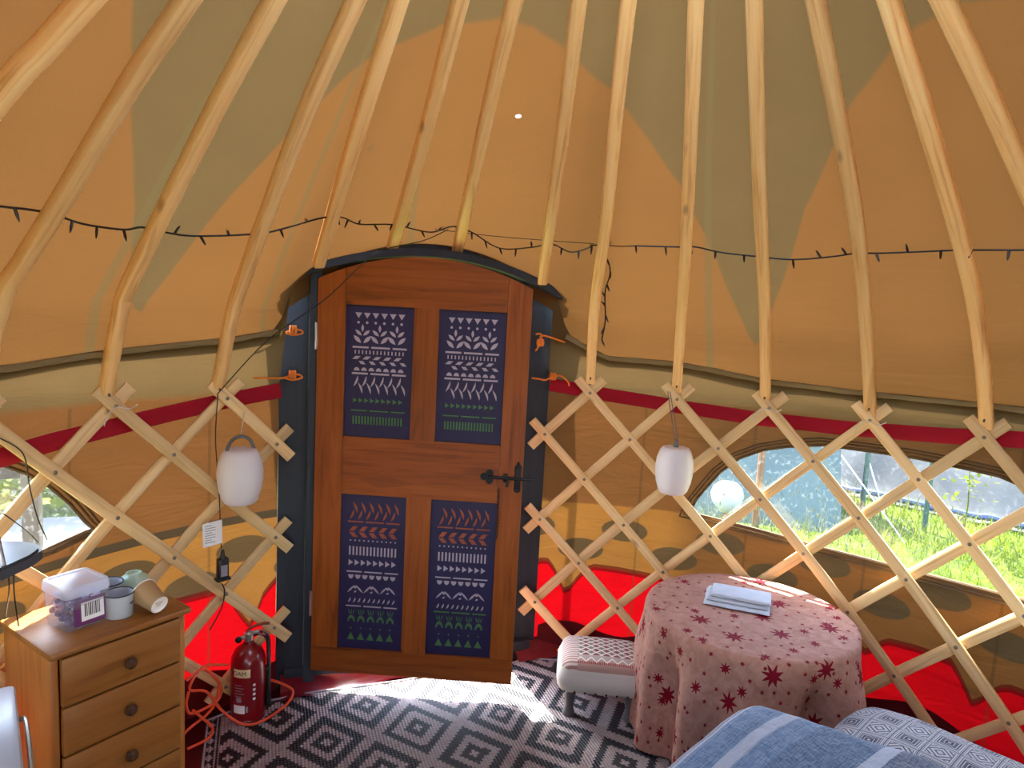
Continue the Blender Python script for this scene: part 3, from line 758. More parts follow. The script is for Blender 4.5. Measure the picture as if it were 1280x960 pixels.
# ------------------------------------------------------------------ door, ajar
DA = rad(-22.0)
door = thing('door_1', 'wooden door with four purple stencilled panels, standing ajar', 'door', (-.496, 1.87, 0), DA, kind='structure')
DW, DT = .875, .045
def dtop(u): return 1.785 + .105 * (1 - ((u - .4375) / .4375) ** 2)
def slab_(poly, y0, y1, name, mat):
    mb = MB(); mb.prism(poly, lambda x, y, d: Vector((x, y0 + d, y)), y1 - y0); return mb.build(name, mat, door, False, 30, True)
slab_([(0, .205), (.115, .205)] + [(lerp(.115, 0, k / 4), dtop(lerp(.115, 0, k / 4))) for k in range(5)], 0, DT, 'stile', M['door_v'])
slab_([(.777, .205), (.875, .205)] + [(lerp(.875, .777, k / 4), dtop(lerp(.875, .777, k / 4))) for k in range(5)], 0, DT, 'stile', M['door_v'])
slab_([(.117, 1.686), (.775, 1.686)] + [(lerp(.775, .117, k / 14), dtop(lerp(.775, .117, k / 14))) for k in range(15)], 0, DT, 'rail', M['door_h'])
slab_([(.117, .892), (.775, .892), (.775, 1.138), (.117, 1.138)], 0, DT, 'rail', M['door_h'])
slab_([(0, .095), (.875, .095), (.875, .203), (0, .203)], 0, DT, 'rail', M['door_h'])
slab_([(.397, 1.1375), (.501, 1.1375), (.501, 1.6865), (.397, 1.6865)], 0, DT, 'stile', M['door_v'])
slab_([(.393, .2025), (.497, .2025), (.497, .8925), (.393, .8925)], 0, DT, 'stile', M['door_v'])
# stencil motifs; panel coords: x 0..1 across, y in metres from the top
def motif_panel(name, u0, u1, z0, z1, upper):
    mb = MB(); yf = .012
    mb.box(((u0 + u1) / 2, yf + .006, (z0 + z1) / 2), (u1 - u0 + .012, .012, z1 - z0 + .012), mi=0)
    W = u1 - u0; H = z1 - z0; jr = random.Random(5 if upper else 9)
    def P(poly, mi):
        pl = [(u0 + x * W, z1 - y * H) for x, y in poly]
        mb.prism(pl, lambda x, y, d: Vector((x, yf - d, y)), .0012, mi)
    def leaf(x, y, L, w, ang, mi, bend=0.0):
        pts = []; n = 7; A = W / H
        for k in range(n + 1):
            s = k / n; pts.append((s - .5, math.sin(PI * s) * w / 2 + bend * math.sin(PI * s)))
        for k in range(n - 1, 0, -1):
            s = k / n; pts.append((s - .5, -math.sin(PI * s) * w / 2 + bend * math.sin(PI * s)))
        c, s_ = math.cos(ang), math.sin(ang)
        P([(x + (px * L * c - py * L * s_), y - (px * L * s_ + py * L * c) * A) for px, py in pts], mi)
    A = W / H
    def tri(x, y, w, h, d, mi):   # d: 'd','u','r'
        if d == 'd': P([(x - w/2, y - h/2), (x + w/2, y - h/2), (x, y + h/2)], mi)
        elif d == 'u': P([(x - w/2, y + h/2), (x + w/2, y + h/2), (x, y - h/2)], mi)
        else: P([(x - w/2, y - h/2), (x + w/2, y), (x - w/2, y + h/2)], mi)
    def dot(x, y, r, mi): P([(x + r * math.cos(q * PI / 4), y + r * A * math.sin(q * PI / 4)) for q in range(8)], mi)
    def bar(x0, x1, y, h, mi): P([(x0, y - h/2), (x1, y - h/2), (x1, y + h/2), (x0, y + h/2)], mi)
    def bars3(y, h, mi):
        for a, b in ((.10, .34), (.38, .66), (.70, .91)): bar(a, b, y, h, mi)
    def half(x, y, w, h, up, mi):
        P([(x + w/2 * math.cos(PI * q / 6), y + (-h if up else h) * math.sin(PI * q / 6)) for q in range(7)], mi)
    def para(x, y, w, h, sk, mi): P([(x - w/2 + sk, y - h/2), (x + w/2 + sk, y - h/2), (x + w/2 - sk, y + h/2), (x - w/2 - sk, y + h/2)], mi)
    X = lambda i, n: .115 + (.77) * (i + .5) / n
    if upper:
        for i in range(6): tri(X(i, 6), .075, .10, .042, 'd', 1); dot(X(i, 6), .128, .02, 1)
        for i in range(3):
            x = X(i, 3)
            leaf(x, .17, .11, .36, PI / 2, 1)
            for s in (-1, 1):
                leaf(x + s * .06, .205, .13, .36, PI / 2 - s * .85, 1); leaf(x + s * .075, .255, .16, .36, PI / 2 - s * .80, 1)
        bars3(.315, .014, 1)
        for i in range(14): bar(X(i, 14) - .009, X(i, 14) + .009, .352, .028, 1)
        for i in range(5):
            para(X(i, 5) - .03, .395, .075, .024, .025, 1); para(X(i, 5) + .055, .432, .065, .024, -.02, 1)
        for i in range(7): half(X(i, 7), .494, .085, .026, True, 1)
        bars3(.515, .014, 1)
        for i in range(6):
            leaf(X(i, 6) - .02, .575, .18, .17, 1.2, 1, -.07)
            leaf(X(i, 6) + .05, .628, .18, .17, 1.95, 1, -.07)
        for i in range(9): tri(X(i, 9), .722, .062, .036, 'r', 2)
        bars3(.80, .009, 2)
        for i in range(17): bar(X(i, 17) - .011, X(i, 17) + .011, .875, .062, 2)
    else:
        for i in range(6):
            leaf(X(i, 6) + .03, .085, .19, .2, 1.95, 3, -.06); leaf(X(i, 6) - .02, .130, .17, .2, 1.2, 3, -.06)
        bars3(.175, .008, 3)
        for i in range(5):
            para(X(i, 5), .220, .075, .030, .03, 3); para(X(i, 5), .258, .075, .030, -.03, 3)
        for i in range(11): dot(X(i, 11), .295, .012, 1)
        for i in range(14): bar(X(i, 14) - .012, X(i, 14) + .012, .362, .056, 1)
        for i in range(8): tri(X(i, 8), .438, .07, .038, 'r', 1)
        bars3(.497, .008, 1)
        for i in range(7): half(X(i, 7), .518, .085, .026, False, 1)
        for i in range(3):
            x = X(i, 3)
            for s in (-1, 1): leaf(x + s * .065, .61, .17, .16, PI / 2 + s * .75, 1)
            leaf(x, .628, .05, .5, .5, 1); half(x, .592, .06, .016, False, 1)
        for i in range(10): leaf(X(i, 10), .683, .09, .26, 1.15, 1, -.08)
        bars3(.722, .008, 1 if u0 < .3 else 2)
        for i in range(5):
            x = X(i, 5)
            for s in (-.035, 0, .035): leaf(x + s, .762, .10, .14, PI / 2 - s * 9, 2)
            pts = [(x + .06 * math.cos(PI * q / 6), .825 - .042 * math.sin(PI * q / 6)) for q in range(7)] + [(x + .035 * math.cos(PI * q / 6), .825 - .022 * math.sin(PI * q / 6)) for q in range(6, -1, -1)]
            for q in range(6): P([pts[q], pts[q + 1], pts[12 - q], pts[13 - q]], 2)
            dot(x, .868, .013, 2); tri(x, .920, .115, .048, 'u', 2)
    o = mb.build('panel', [M['purple'], M['white_paint'], M['green_paint'], M['orange_paint']], door, False, 30)
    return o
for (u0, u1, z0, z1, up, lab) in ((.117, .395, 1.140, 1.684, 1, 'upper hinge-side purple panel with white leaves and green bars'), (.503, .775, 1.140, 1.684, 1, 'upper latch-side purple panel with white leaves and green bars'),
                            (.117, .391, .205, .890, 0, 'lower hinge-side purple panel with orange, white and green motifs'), (.499, .775, .205, .890, 0, 'lower latch-side purple panel with orange, white and green motifs')):
    motif_panel('panel', u0, u1, z0, z1, up)['label'] = lab
# slide bolt with heart-shaped end plates
def dpt(x, y, d=0.0): return Vector((x, -d, y))
lat = MB(); zl = 1.005; ul = .785
lat.tube([dpt(ul - .05, zl, .012), dpt(ul + .135, zl, .012)], .0065, 10)
for cx_, s in ((ul - .055, 1),):
    for q in range(3):
        ang = 2 * PI * q / 3 + PI
        lat.tube([dpt(cx_ + .016 * math.cos(ang), zl + .018 * math.sin(ang), 0), dpt(cx_ + .016 * math.cos(ang), zl + .018 * math.sin(ang), .006)], .015, 14)
lat.box(dpt(ul + .07, zl, .006), (.026, .016, .09), bev=.004)
for s in (-1, 1): lat.tube([dpt(ul + .07, zl + s * .045, 0), dpt(ul + .07, zl + s * .045, .008)], .015, 14)
lat.tube([dpt(ul + .07, zl + .045, .0), dpt(ul + .07, zl + .07, .004)], [.012, .003], 8)
lat.box(dpt(ul + .02, zl, .006), (.02, .014, .034), bev=.003)
lat.tube([dpt(ul + .03, zl, .012), dpt(ul + .03, zl, .034), dpt(ul + .028, zl - .03, .036)], [.005, .005, .006], 8)
latch = lat.build('latch', M['black'], door, False, 40); latch['label'] = 'black iron slide bolt'
ch = MB()
for k in range(16):
    z = zl - .055 - k * .0135; a = (k % 2) * PI / 2
    ch.tube([dpt(ul - .005 + .004 * math.cos(q * PI / 4) * math.cos(a), z + .0085 * math.sin(q * PI / 4), .006 + .004 * math.cos(q * PI / 4) * math.sin(a)) for q in range(8)], .0014, 5, closed=True)
ch.build('chain', M['black'], door, False, 40)['label'] = 'thin black chain under the bolt'
for z in (1.55, .40):
    mb = MB(); mb.box((-.004, .004, z), (.012, .012, .10), bev=.002); mb.tube([(-.004, -.004, z - .055), (-.004, -.004, z + .055)], .005, 8)
    mb.build('hinge', M['steel'], door, False, 40)

# ------------------------------------------------------------------ orange cord ties on the frame
def cord_tie(pts, label):
    t = thing('cord_tie', label, 'cord', pts[0], group='orange cord ties')
    mb = MB(); mb.tube(spline(pts, 6), .0042, 7); mb.build('cord', M['orange_cord'], t, True)
    k = Vector(pts[len(pts) // 2]); mb = MB()
    for j in range(3):
        mb.tube([k + Vector((.010 * (j - 1), .012 * math.cos(q * PI / 4), .014 * math.sin(q * PI / 4))) for q in range(8)], .005, 6, closed=True)
    mb.build('knot', M['orange_cord'], t, True)
    return t
def loop_end(p, s): p = Vector(p); return [p, p + Vector((s * .03, -.002, .014)), p + Vector((s * .06, -.002, .012)), p + Vector((s * .066, -.002, .0)), p + Vector((s * .03, -.002, -.008)), p]
cord_tie([(-.74, 1.868, 1.527), (-.70, 1.878, 1.535), (-.665, 1.885, 1.545)] + [tuple(v) for v in loop_end((-.62, 1.892, 1.557), 1)], 'upper orange cord tie on the hinge side of the door frame')
cord_tie([(-.74, 1.868, 1.373), (-.70, 1.878, 1.371), (-.665, 1.885, 1.370)] + [tuple(v) for v in loop_end((-.62, 1.892, 1.372), 1)], 'lower orange cord tie on the hinge side of the door frame')
cord_tie([(.477, 1.895, 1.588), (.500, 1.885, 1.588), (.497, 1.882, 1.55), (.478, 1.885, 1.512), (.497, 1.882, 1.55), (.505, 1.885, 1.583), (.60, 1.882, 1.562), (.69, 1.875, 1.535)], 'upper orange cord tie on the latch side of the door frame')
cord_tie([(.470, 1.895, 1.385), (.505, 1.885, 1.382), (.535, 1.884, 1.378), (.57, 1.884, 1.395), (.61, 1.880, 1.398), (.645, 1.876, 1.372), (.652, 1.874, 1.352)], 'lower orange cord tie on the latch side of the door frame')

# ------------------------------------------------------------------ fairy lights
F1 = [(-85, 1.93), (-72, 1.91), (-62, 1.90), (-55.1, 1.897), (-51.9, 1.899), (-49.5, 1.896), (-46.3, 1.882), (-42.1, 1.88), (-40.5, 1.892), (-38.3, 1.887), (-34.6, 1.884), (-28.7, 1.905), (-25.6, 1.924), (-19.0, 1.99), (-15.0, 2.008), (-12.0, 1.998), (-7.6, 2.013), (-5.5, 2.012), (-1.4, 2.003), (1.2, 2.03),
      (3.9, 2.014), (8.1, 1.959), (12.1, 1.966), (14.6, 1.979), (17.3, 1.948), (19.8, 1.967)]
F2 = [(19.8, 1.967), (20.6, 1.973), (31.9, 1.975), (34.7, 1.977), (38.2, 1.961), (43.2, 1.95), (48.0, 1.942), (53.2, 1.954), (56.2, 1.965), (59.1, 1.965), (63.9, 1.969), (68.0, 1.972), (71.0, 1.971), (76.0, 1.968), (82, 1.965), (95, 1.96), (108, 1.95)]
F3 = [(21.0, 1.968), (21.8, 1.938), (22.9, 1.873), (22.6, 1.793), (23.2, 1.673), (23.0, 1.581)]
t = thing('fairy_lights', 'black string of fairy lights looped along the roof cloth above the door', 'fairy lights', roofp(0, 1.99, -.02))
mb = MB(); paths = []
for F in (F1, F2, F3):
    p = spline([roofp(a, z, -.010) for a, z in F], 6); paths.append(p); mb.tube(p, .0031, 6)
for dz in (0,):
    mb.tube(spline([roofp(-1.0, 2.015, -.012), roofp(6, 2.005, -.012), roofp(14, 1.992, -.012), roofp(20, 1.978, -.012)], 5), .0016, 5)
mb.build('wire', M['blackpl'], t, True)
proto = None
def bulb_at(p, d):
    global proto
    if proto is None:
        mb = MB(); mb.tube([(0, 0, 0), (0, 0, .018), (0, 0, .026), (0, 0, .034)], [.0038, .0042, .003, .0014], 6); proto = mb.build('bulb', M['blackpl'], t); o = proto
    else:
        o = proto.copy(); COL.objects.link(o); o.parent = t
    o.location = Vector(p) - Vector(t.location); o.rotation_mode = 'QUATERNION'; o.rotation_quaternion = Vector(d).to_track_quat('Z', 'Y')
cnt = 0
for p, stepd in zip(paths, (.072, .085, .06)):
    acc = 0.0
    for q0, q1 in zip(p, p[1:]):
        acc += (q1 - q0).length
        if acc > stepd and cnt < 95:
            acc = 0.0; cnt += 1
            inn = -Vector((q1.x, q1.y, 0)).normalized()
            bulb_at(q1, Vector((random.uniform(-.5, .5), random.uniform(-.5, .5), random.choice((-1, -1, -1, .8)))) + inn * .35)
# power lead with adapter and paper tag
top = pol(-26.3, 1.955, 1.325)
t = thing('power_lead', 'thin black lead running down past the grey-handled lantern to an adapter', 'power lead', pol(-25.8, 1.955, .56))
mb = MB()
a0 = roofp(.4, 2.014, -.06); a1 = roofp(-4.4, 1.930, -.062)
mb.tube(spline([a0, lerp(a0, a1, .6) + Vector((0, -.03, 0)), Vector((-.253, 1.74, 1.911)), Vector((-.333, 1.728, 1.855)), Vector((-.483, 1.733, 1.699)), Vector((-.688, 1.745, 1.536)), top], 6) + spline([top + Vector((0, 0, -.01)), pol(-26.6, 1.95, 1.15), pol(-26.2, 1.95, .95), pol(-25.9, 1.95, .71)], 6), .0021, 6)
mb.tube(spline([pol(-25.8, 1.95, .565), pol(-25.5, 1.95, .53), pol(-25.8, 1.955, .46), pol(-27, 1.965, .38)], 6), .0024, 6)
mb.build('cable', M['blackpl'], t, True)
rz = rotz(rad(25.8))
mb = MB(); q = pol(-25.8, 1.945, .63)
mb.box(q, (.042, .03, .085), rz, 0, .005); mb.lathe([(.0, .075), (.006, .075), (.008, .055), (.014, .04), (.014, .03)], 14, q); mb.box(q + Vector((0, 0, -.042)), (.055, .036, .012), rz, 0, .003)
mb.build('adapter', M['blackpl'], t, True)
mb = MB(); mb.box(q + rz @ Vector((0, -.0158, -.005)), (.026, .001, .045), rz); mb.build('sticker', M['barcode'], t, True)
mb = MB(); ps = [pol(-27.0 + dx, 1.945, .78 + dz) for dx, dz in ((-1.15, .045), (1.1, .05), (1.15, -.045), (-1.05, -.05))]
ni = -Vector((math.sin(rad(-27)), math.cos(rad(-27)), 0))
mb.add(ps + [p + ni * .001 for p in ps], [[0, 1, 2, 3], [7, 6, 5, 4], [0, 4, 5, 1], [1, 5, 6, 2], [2, 6, 7, 3], [3, 7, 4, 0]])
for k in range(8):
    z = .815 - k * .0095; w = .75 if k % 3 else .5
    for (x0, x1) in ((-.85, -.85 + w * 1.6),):
        qq = [pol(-27 + x0, 1.9435, z), pol(-27 + x1, 1.9435, z), pol(-27 + x1, 1.9435, z - .003), pol(-27 + x0, 1.9435, z - .003)]
        mb.add(qq, [[0, 1, 2, 3]], 1)
mb.build('paper_tag', [M['paper'], M['barcode']], t, True)
# loose cable at the far lattice beside the small window
t = thing('loose_cable', 'thin black cable dangling in front of the window with the post', 'cable', pol(-45.5, 1.95, .75))
mb = MB(); mb.tube(spline([pol(-47.5, 1.955, 1.25), pol(-45.6, 1.955, 1.19), pol(-45.2, 1.95, 1.08), pol(-44.6, 1.95, .98), pol(-43.8, 1.95, .90)], 8), .0022, 6)
mb.tube(spline([pol(-47.5, 1.955, 1.02), pol(-45.6, 1.955, .95), pol(-44.6, 1.95, .90)], 8), .002, 6)
mb.build('cable', M['blackpl'], t, True)
# hanging slab under the small window
t = thing('hanging_shelf', 'dark grey rounded slab on a metal rod under the window with the post', 'shelf', (-1.42, 1.1, .95))
poly = [(-1.303, 1.174), (-1.325, 1.222), (-1.37, 1.252), (-1.434, 1.27), (-1.56, 1.12), (-1.60, 1.0), (-1.50, .93), (-1.36, 1.02), (-1.34, 1.06), (-1.312, 1.12)]
sl = MB(); sl.prism(poly, lambda x, y, d: Vector((x, y, .922 + d)), .026)
sl.prism([(-1.45 + (x + 1.45) * .94, 1.1 + (y - 1.1) * .94) for x, y in poly], lambda x, y, d: Vector((x, y, .948 + d)), .007)
sl.build('slab', M['slab'], t, True, 30, True)
mb = MB(); mb.tube([(-1.358, 1.055, .918), (-1.362, 1.05, .955), (-1.40, 1.12, 1.05), (-1.48, 1.23, 1.18)], .006, 8); mb.build('rod', M['steel'], t, True)
mb = MB(); mb.tube(spline([(-1.36, 1.075, .925), (-1.375, 1.13, .85), (-1.42, 1.24, .72)], 6), .002, 6); mb.tube(spline([(-1.35, 1.085, .925), (-1.36, 1.12, .84), (-1.375, 1.20, .712)], 6), .002, 6); mb.build('cable', M['blackpl'], t, True)

# ------------------------------------------------------------------ lanterns
LPROF = [(0.001, .0), (.045, .0), (.056, .004), (.066, .018), (.078, .055), (.084, .095), (.085, .125), (.081, .16), (.070, .195), (.060, .210), (.050, .214), (.001, .214)]
def lantern(label, base, name='hanging_lantern'):
    t = thing(name, label, 'lantern', base, group='white hanging lanterns')
    mb = MB(); mb.lathe(LPROF, 40); mb.build('shade', M['lantern'], t, False, 50)
    return t
b = Vector((1.050, 1.553, .908))
t = lantern('white barrel lantern hung on a string beside the wide window', b)
mb = MB(); mb.lathe([(.012, .214), (.012, .225), (.006, .245), (.003, .25)], 14); mb.build('cap', M['greyrubber'], t)
mb = MB(); hk = Vector((1.055, 1.655, 1.36)) - b
for s in (-1, 1): mb.tube([(s * .008, 0, .245), hk + Vector((s * .006, 0, 0))], .0018, 6)
mb.build('string', M['darkwood'], t)
b = Vector((-.783, 1.702, .905))
t = lantern('white barrel lantern with a grey loop handle beside the door frame', b)
mb = MB(); ang = rad(25); hp = [Vector((.052 * math.cos(q) * math.cos(ang), .052 * math.cos(q) * math.sin(ang), .205 + .058 * math.sin(q))) for q in [PI * k / 14 for k in range(15)]]
mb.tube(hp, .0065, 8); mb.build('handle', M['greyrubber'], t)
mb = MB(); mb.tube([(0, 0, .262), (.01, .08, .33), (.012, .14, .345)], .002, 6); mb.build('string', M['string'], t)

# ------------------------------------------------------------------ chest of drawers
CF = Vector((-1.25, 1.02, 0)); CA = math.atan2(.59, .81)
t = thing('chest_of_drawers', 'small honey pine chest of drawers with round wooden knobs', 'chest of drawers', CF, CA)
CW, CD, CH = .405, .325, .70
mb = MB(); mb.box((.0125 + .002, CD / 2 + .01, .34), (.022, CD - .02, .68), bev=.003); mb.build('side_panel', M['pine_v'], t)
mb = MB(); mb.box((CW - .0145, CD / 2 + .01, .34), (.022, CD - .02, .68), bev=.003); mb.build('side_panel', M['pine_v'], t)
mb = MB(); mb.box((CW / 2, CD - .01, .34), (CW - .05, .012, .66)); mb.build('back_panel', M['pine_v'], t)
mb = MB(); mb.box((CW / 2, .03, .035), (CW - .05, .02, .07), bev=.003); mb.build('plinth', M['pine_h'], t)
mb = MB(); mb.box((CW / 2, CD / 2, CH - .011), (CW + .012, CD + .012, .022), bev=.008); mb.build('top', M['pine_h'], t)
for k in range(4):
    zt = .672 - k * .150; mb = MB(); mb.box((CW / 2, .012, zt - .0735), (CW - .056, .020, .144), bev=.004); d = mb.build('drawer', M['pine_h'], t)
    kb = MB(); kb.lathe([(.001, .030), (.010, .029), (.016, .023), (.018, .016), (.014, .010), (.008, .006), (.008, .0)], 20, (CW / 2 + .008, .002, zt - .080), Matrix.Rotation(PI / 2, 3, 'X')); kb.build('knob', M['knob'], d)
def ct(u, v, z=CH): return CF + rotz(CA) @ Vector((u, v, z))
# tub of pods
t = thing('plastic_tub', 'clear plastic tub of purple pods with a frosted lid on the chest', 'tub', ct(.135, .155), CA + rad(4))
def rrect(w, d, r, n=5):
    out = []
    for cx_, cy_, a0 in ((w/2 - r, d/2 - r, 0), (-w/2 + r, d/2 - r, PI/2), (-w/2 + r, -d/2 + r, PI), (w/2 - r, -d/2 + r, 1.5 * PI)):
        out += [(cx_ + r * math.cos(a0 + PI/2 * k / n), cy_ + r * math.sin(a0 + PI/2 * k / n)) for k in range(n + 1)]
    return out
def rbox(mb, levels, mi=0, capb=True, capt=True):
    o = None; rings = []
    vs = []; n = None
    for (w, d, r, z) in levels:
        p = rrect(w, d, r); n = len(p); vs += [(x, y, z) for x, y in p]
    fs = []
    for i in range(len(levels) - 1):
        for k in range(n): fs.append([i * n + k, i * n + (k + 1) % n, (i + 1) * n + (k + 1) % n, (i + 1) * n + k])
    if capb: fs.append(list(range(n))[::-1])
    if capt: fs.append([(len(levels) - 1) * n + k for k in range(n)])
    mb.add(vs, fs, mi)
mb = MB(); rbox(mb, [(.112, .118, .012, .001), (.116, .122, .014, .008), (.128, .136, .016, .105)], capt=False); mb.build('body', M['tub'], t, False, 40)
mb = MB(); rbox(mb, [(.133, .141, .018, .104), (.136, .144, .018, .108), (.134, .142, .018, .130), (.128, .136, .016, .136), (.110, .118, .014, .136), (.106, .114, .012, .132)], capb=False); mb.build('lid', M['lid'], t, False, 40)
mb = MB(); mb.box((.004, -.0655, .052), (.092, .001, .078), Matrix.Rotation(-.06, 3, 'X'), 0); mb.box((.012, -.0665, .053), (.066, .001, .056), Matrix.Rotation(-.06, 3, 'X'), 1)
for k in range(9): mb.box((-.010 + k * .0052, -.0672, .057), (.0022 if k % 3 else .0034, .0006, .038), Matrix.Rotation(-.06, 3, 'X'), 2)
for k in range(5): mb.box((.010, -.0672, .034 - k * .0), (.05, .0006, .0016), Matrix.Rotation(-.06, 3, 'X'), 2)
mb.build('label', [M['purplelabel'], M['paper'], M['ink']], t)
mb = MB(); rp = random.Random(3)
for k in range(110):
    x, y, z = rp.uniform(-.047, .047), rp.uniform(-.050, .050), rp.uniform(.016, .092); s = rp.uniform(.009, .013)
    mb.lathe([(.001, -s * .6), (s * .8, -s * .4), (s, 0), (s * .8, s * .4), (.001, s * .6)], 8, (x, y, z), Matrix.Rotation(rp.uniform(0, 3), 3, 'X'), rp.choice((0, 0, 1)))
o = mb.build('pods', [M['pod'], M['podw']], t, False, 60); o['kind'] = 'stuff'
# mugs
def mug(label, loc, hz):
    t = thing('enamel_mug', label, 'mug', loc, group='white enamel mugs')
    r, h = .041, .075
    mb = MB(); mb.lathe([(.001, .001), (r - .004, .001), (r - .001, .004), (r, h), (r - .002, h), (r - .004, .006), (.001, .005)], 36); mb.build('cup', M['enamel'], t, False, 50)
    mb = MB(); mb.tube([(r * math.cos(q), r * math.sin(q), h) for q in [2 * PI * k / 36 for k in range(36)]], .0022, 8, closed=True); mb.build('rim', M['navy'], t)
    mb = MB(); c, s = math.cos(hz), math.sin(hz)
    mb.tube(spline([((r - .002) * c, (r - .002) * s, .062), ((r + .018) * c, (r + .018) * s, .060), ((r + .026) * c, (r + .026) * s, .042), ((r + .016) * c, (r + .016) * s, .022), ((r - .002) * c, (r - .002) * s, .018)], 5), .004, 8); mb.build('handle', M['enamel'], t)
    mb = MB()
    for k in range(5):
        a = CA - PI / 2 + .35 + k * .07
        mb.box(((r + .0003) * math.cos(a), (r + .0003) * math.sin(a), .046 + .003 * math.sin(k * 2)), (.0012, .002, .004), rotz(a))
    mb.build('print', M['navy'], t)
    return t
mug('white enamel mug with navy rim between the tub and the paper cup', ct(.234, .10), CA + rad(65))
mug('white enamel mug half hidden behind the tub and the front mug', ct(.252, .200), CA + rad(100))
t = thing('ceramic_bowl', 'pale green upturned bowl behind the mug and paper cup', 'bowl', ct(.338, .212), 0)
mb = MB(); mb.lathe([(.052, .002), (.053, .006), (.050, .035), (.040, .062), (.026, .072), (.024, .078), (.020, .078), (.020, .073), (.001, .072)], 36); mb.build('bowl', M['green_cer'], t, False, 50)
# ripple paper cup lying on its side
t = thing('paper_cup', 'brown ribbed paper cup lying on its side on the chest', 'paper cup', ct(.325, .065, CH), CA)
axis = Vector((-.10, .97, .30)).normalized()
RM = axis.to_track_quat('Z', 'Y').to_matrix()
o0 = Vector((-.012, -.055, .0335))
mb = MB(); prof = [(.001, .004), (.025, .004)]
mb.lathe([(.001, .006), (.0255, .006), (.0265, .0), (.028, .001)], 40, o0, RM, 1)
pr = [(.028, .001)]
for k in range(1, 41): pr.append((.028 + .012 * k / 40 + (.0008 if k % 2 else -.0004), .001 + .083 * k / 40))
mb.lathe(pr, 40, o0, RM, 0)
mb.lathe([(.0395, .083), (.0385, .083), (.027, .008)], 40, o0, RM, 1)
mb.build('sleeve', [M['kraft'], M['cupwhite']], t, False, 60)
mb = MB(); mb.tube([o0 + RM @ Vector((.041 * math.cos(q), .041 * math.sin(q), .084)) for q in [2 * PI * k / 36 for k in range(36)]], .0018, 8, closed=True); mb.build('rim', M['cupwhite'], t)
mb = MB()
for k in range(3): mb.box(o0 + RM @ Vector((0, .006 - k * .006, .0055)), (.026 - .006 * k, .0016, .0008), RM)
mb.build('print', M['kraft'], t)
# fridge at the photo edge
FA = math.atan2(.30, .95)
t = thing('mini_fridge', 'white rounded appliance corner next to the pine chest', 'fridge', (-1.306 , .937, 0), FA)
mb = MB(); mb.box((-.25, -.24, .33), (.46, .44, .62), bev=.02); mb.build('body', M['white_plastic'], t)
mb = MB(); mb.box((-.245, -.235, .66), (.48, .46, .034), bev=.014); mb.build('top', M['white_plastic'], t)
mb = MB(); mb.box((-.012, -.25, .33), (.02, .40, .60), bev=.008); dd = mb.build('door', M['white_plastic'], t)
mb = MB(); mb.tube(spline([(.0, -.40, .56), (.012, -.36, .60), (.012, -.12, .62), (.0, -.06, .60)], 6), .006, 8); mb.build('handle', M['steel'], dd)

# ------------------------------------------------------------------ fire extinguisher
EB = Vector((-.748, 1.737, .004))
t = thing('fire_extinguisher', 'red fire extinguisher standing by the hinge side of the door', 'fire extinguisher', EB, 0); t.scale = (.93, .93, .97)
r = .072
mb = MB(); mb.lathe([(.001, .004), (r - .006, .004), (r, .0), (r, .012), (r - .002, .016), (r, .022), (r, .245), (r - .004, .27), (r - .018, .298), (r - .04, .315), (.022, .322), (.020, .335), (.001, .335)], 40); mb.build('cylinder', M['red_metal'], t, False, 40)
mb = MB(); mb.lathe([(.018, .33), (.020, .345), (.020, .365), (.012, .372), (.001, .372)], 20); mb.tube([(0, 0, .352), (-.045, -.02, .352)], [.009, .008], 10); mb.build('valve', M['steel'], t)
mb = MB(); mb.lathe([(.001, .0), (.013, .0), (.014, .006), (.001, .009)], 16, (-.040, -.024, .352), Matrix.Rotation(PI / 2, 3, 'X')); mb.build('gauge', M['black'], t)
mb = MB(); mb.strip([(-.01, .0, .372), (.02, 0, .392), (.06, 0, .40), (.085, 0, .398)], [(0, 0, 1)] * 4, .022, .006); mb.strip([(0, 0, .36), (.03, 0, .362), (.07, 0, .350)], [(0, 0, 1)] * 3, .020, .006); mb.build('handle', M['red_metal'], t)
mb = MB(); mb.tube([(.02, -.014, .378), (.05, -.016, .384)], .0022, 6); mb.tube([Vector((.05, -.016, .372)) + Vector((.012 * math.cos(q), 0, .012 * math.sin(q))) for q in [2 * PI * k / 16 for k in range(16)]], .0018, 6, closed=True)
mb.box((.03, -.016, .372), (.03, .002, .012), bev=.001); mb.build('safety_pin', M['steel'], t)
mb = MB(); mb.tube(spline([(.018, .01, .352), (.05, .02, .35), (.078, .03, .32), (.083, .01, .26), (.083, -.01, .14), (.083, -.012, .10)], 8), .0095, 10); mb.build('hose', M['blackpl'], t)
mb = MB(); mb.tube([(.083, -.012, .10), (.083, -.014, .05)], [.011, .015], 12); mb.build('nozzle', M['blackpl'], t)
mb = MB(); mb.box((.074, .0, .20), (.03, .03, .02), bev=.004); mb.build('hose_clip', M['blackpl'], t)
def cylpatch(mb, a0, a1, z0, z1, rr, mi=0, n=10):
    mb.grid(n, 1, lambda u, v: Vector((rr * math.cos(lerp(a0, a1, u)), rr * math.sin(lerp(a0, a1, u)), lerp(z0, z1, v))), mi)
fa = -PI / 2 - .12
mb = MB(); cylpatch(mb, fa - .75, fa + .25, .205, .24, r + .0012, 0); lab = mb.build('cream_band', M['cream'], t)
mb = MB(); cylpatch(mb, fa - .75, fa - .05, .05, .085, r + .0012, 0)
for k in range(5):
    cylpatch(mb, fa - .7, fa - .7 + (.6 if k % 2 else .45), .17 - k * .012, .1725 - k * .012, r + .0013, 1)
for k in range(4): cylpatch(mb, fa + .40, fa + .55, .165 - k * .02, .175 - k * .02, r + .0012, 0)
cylpatch(mb, fa - .55, fa - .25, .098, .118, r + .0012, 1); cylpatch(mb, fa + .0, fa + .12, .055, .08, r + .0012, 1)
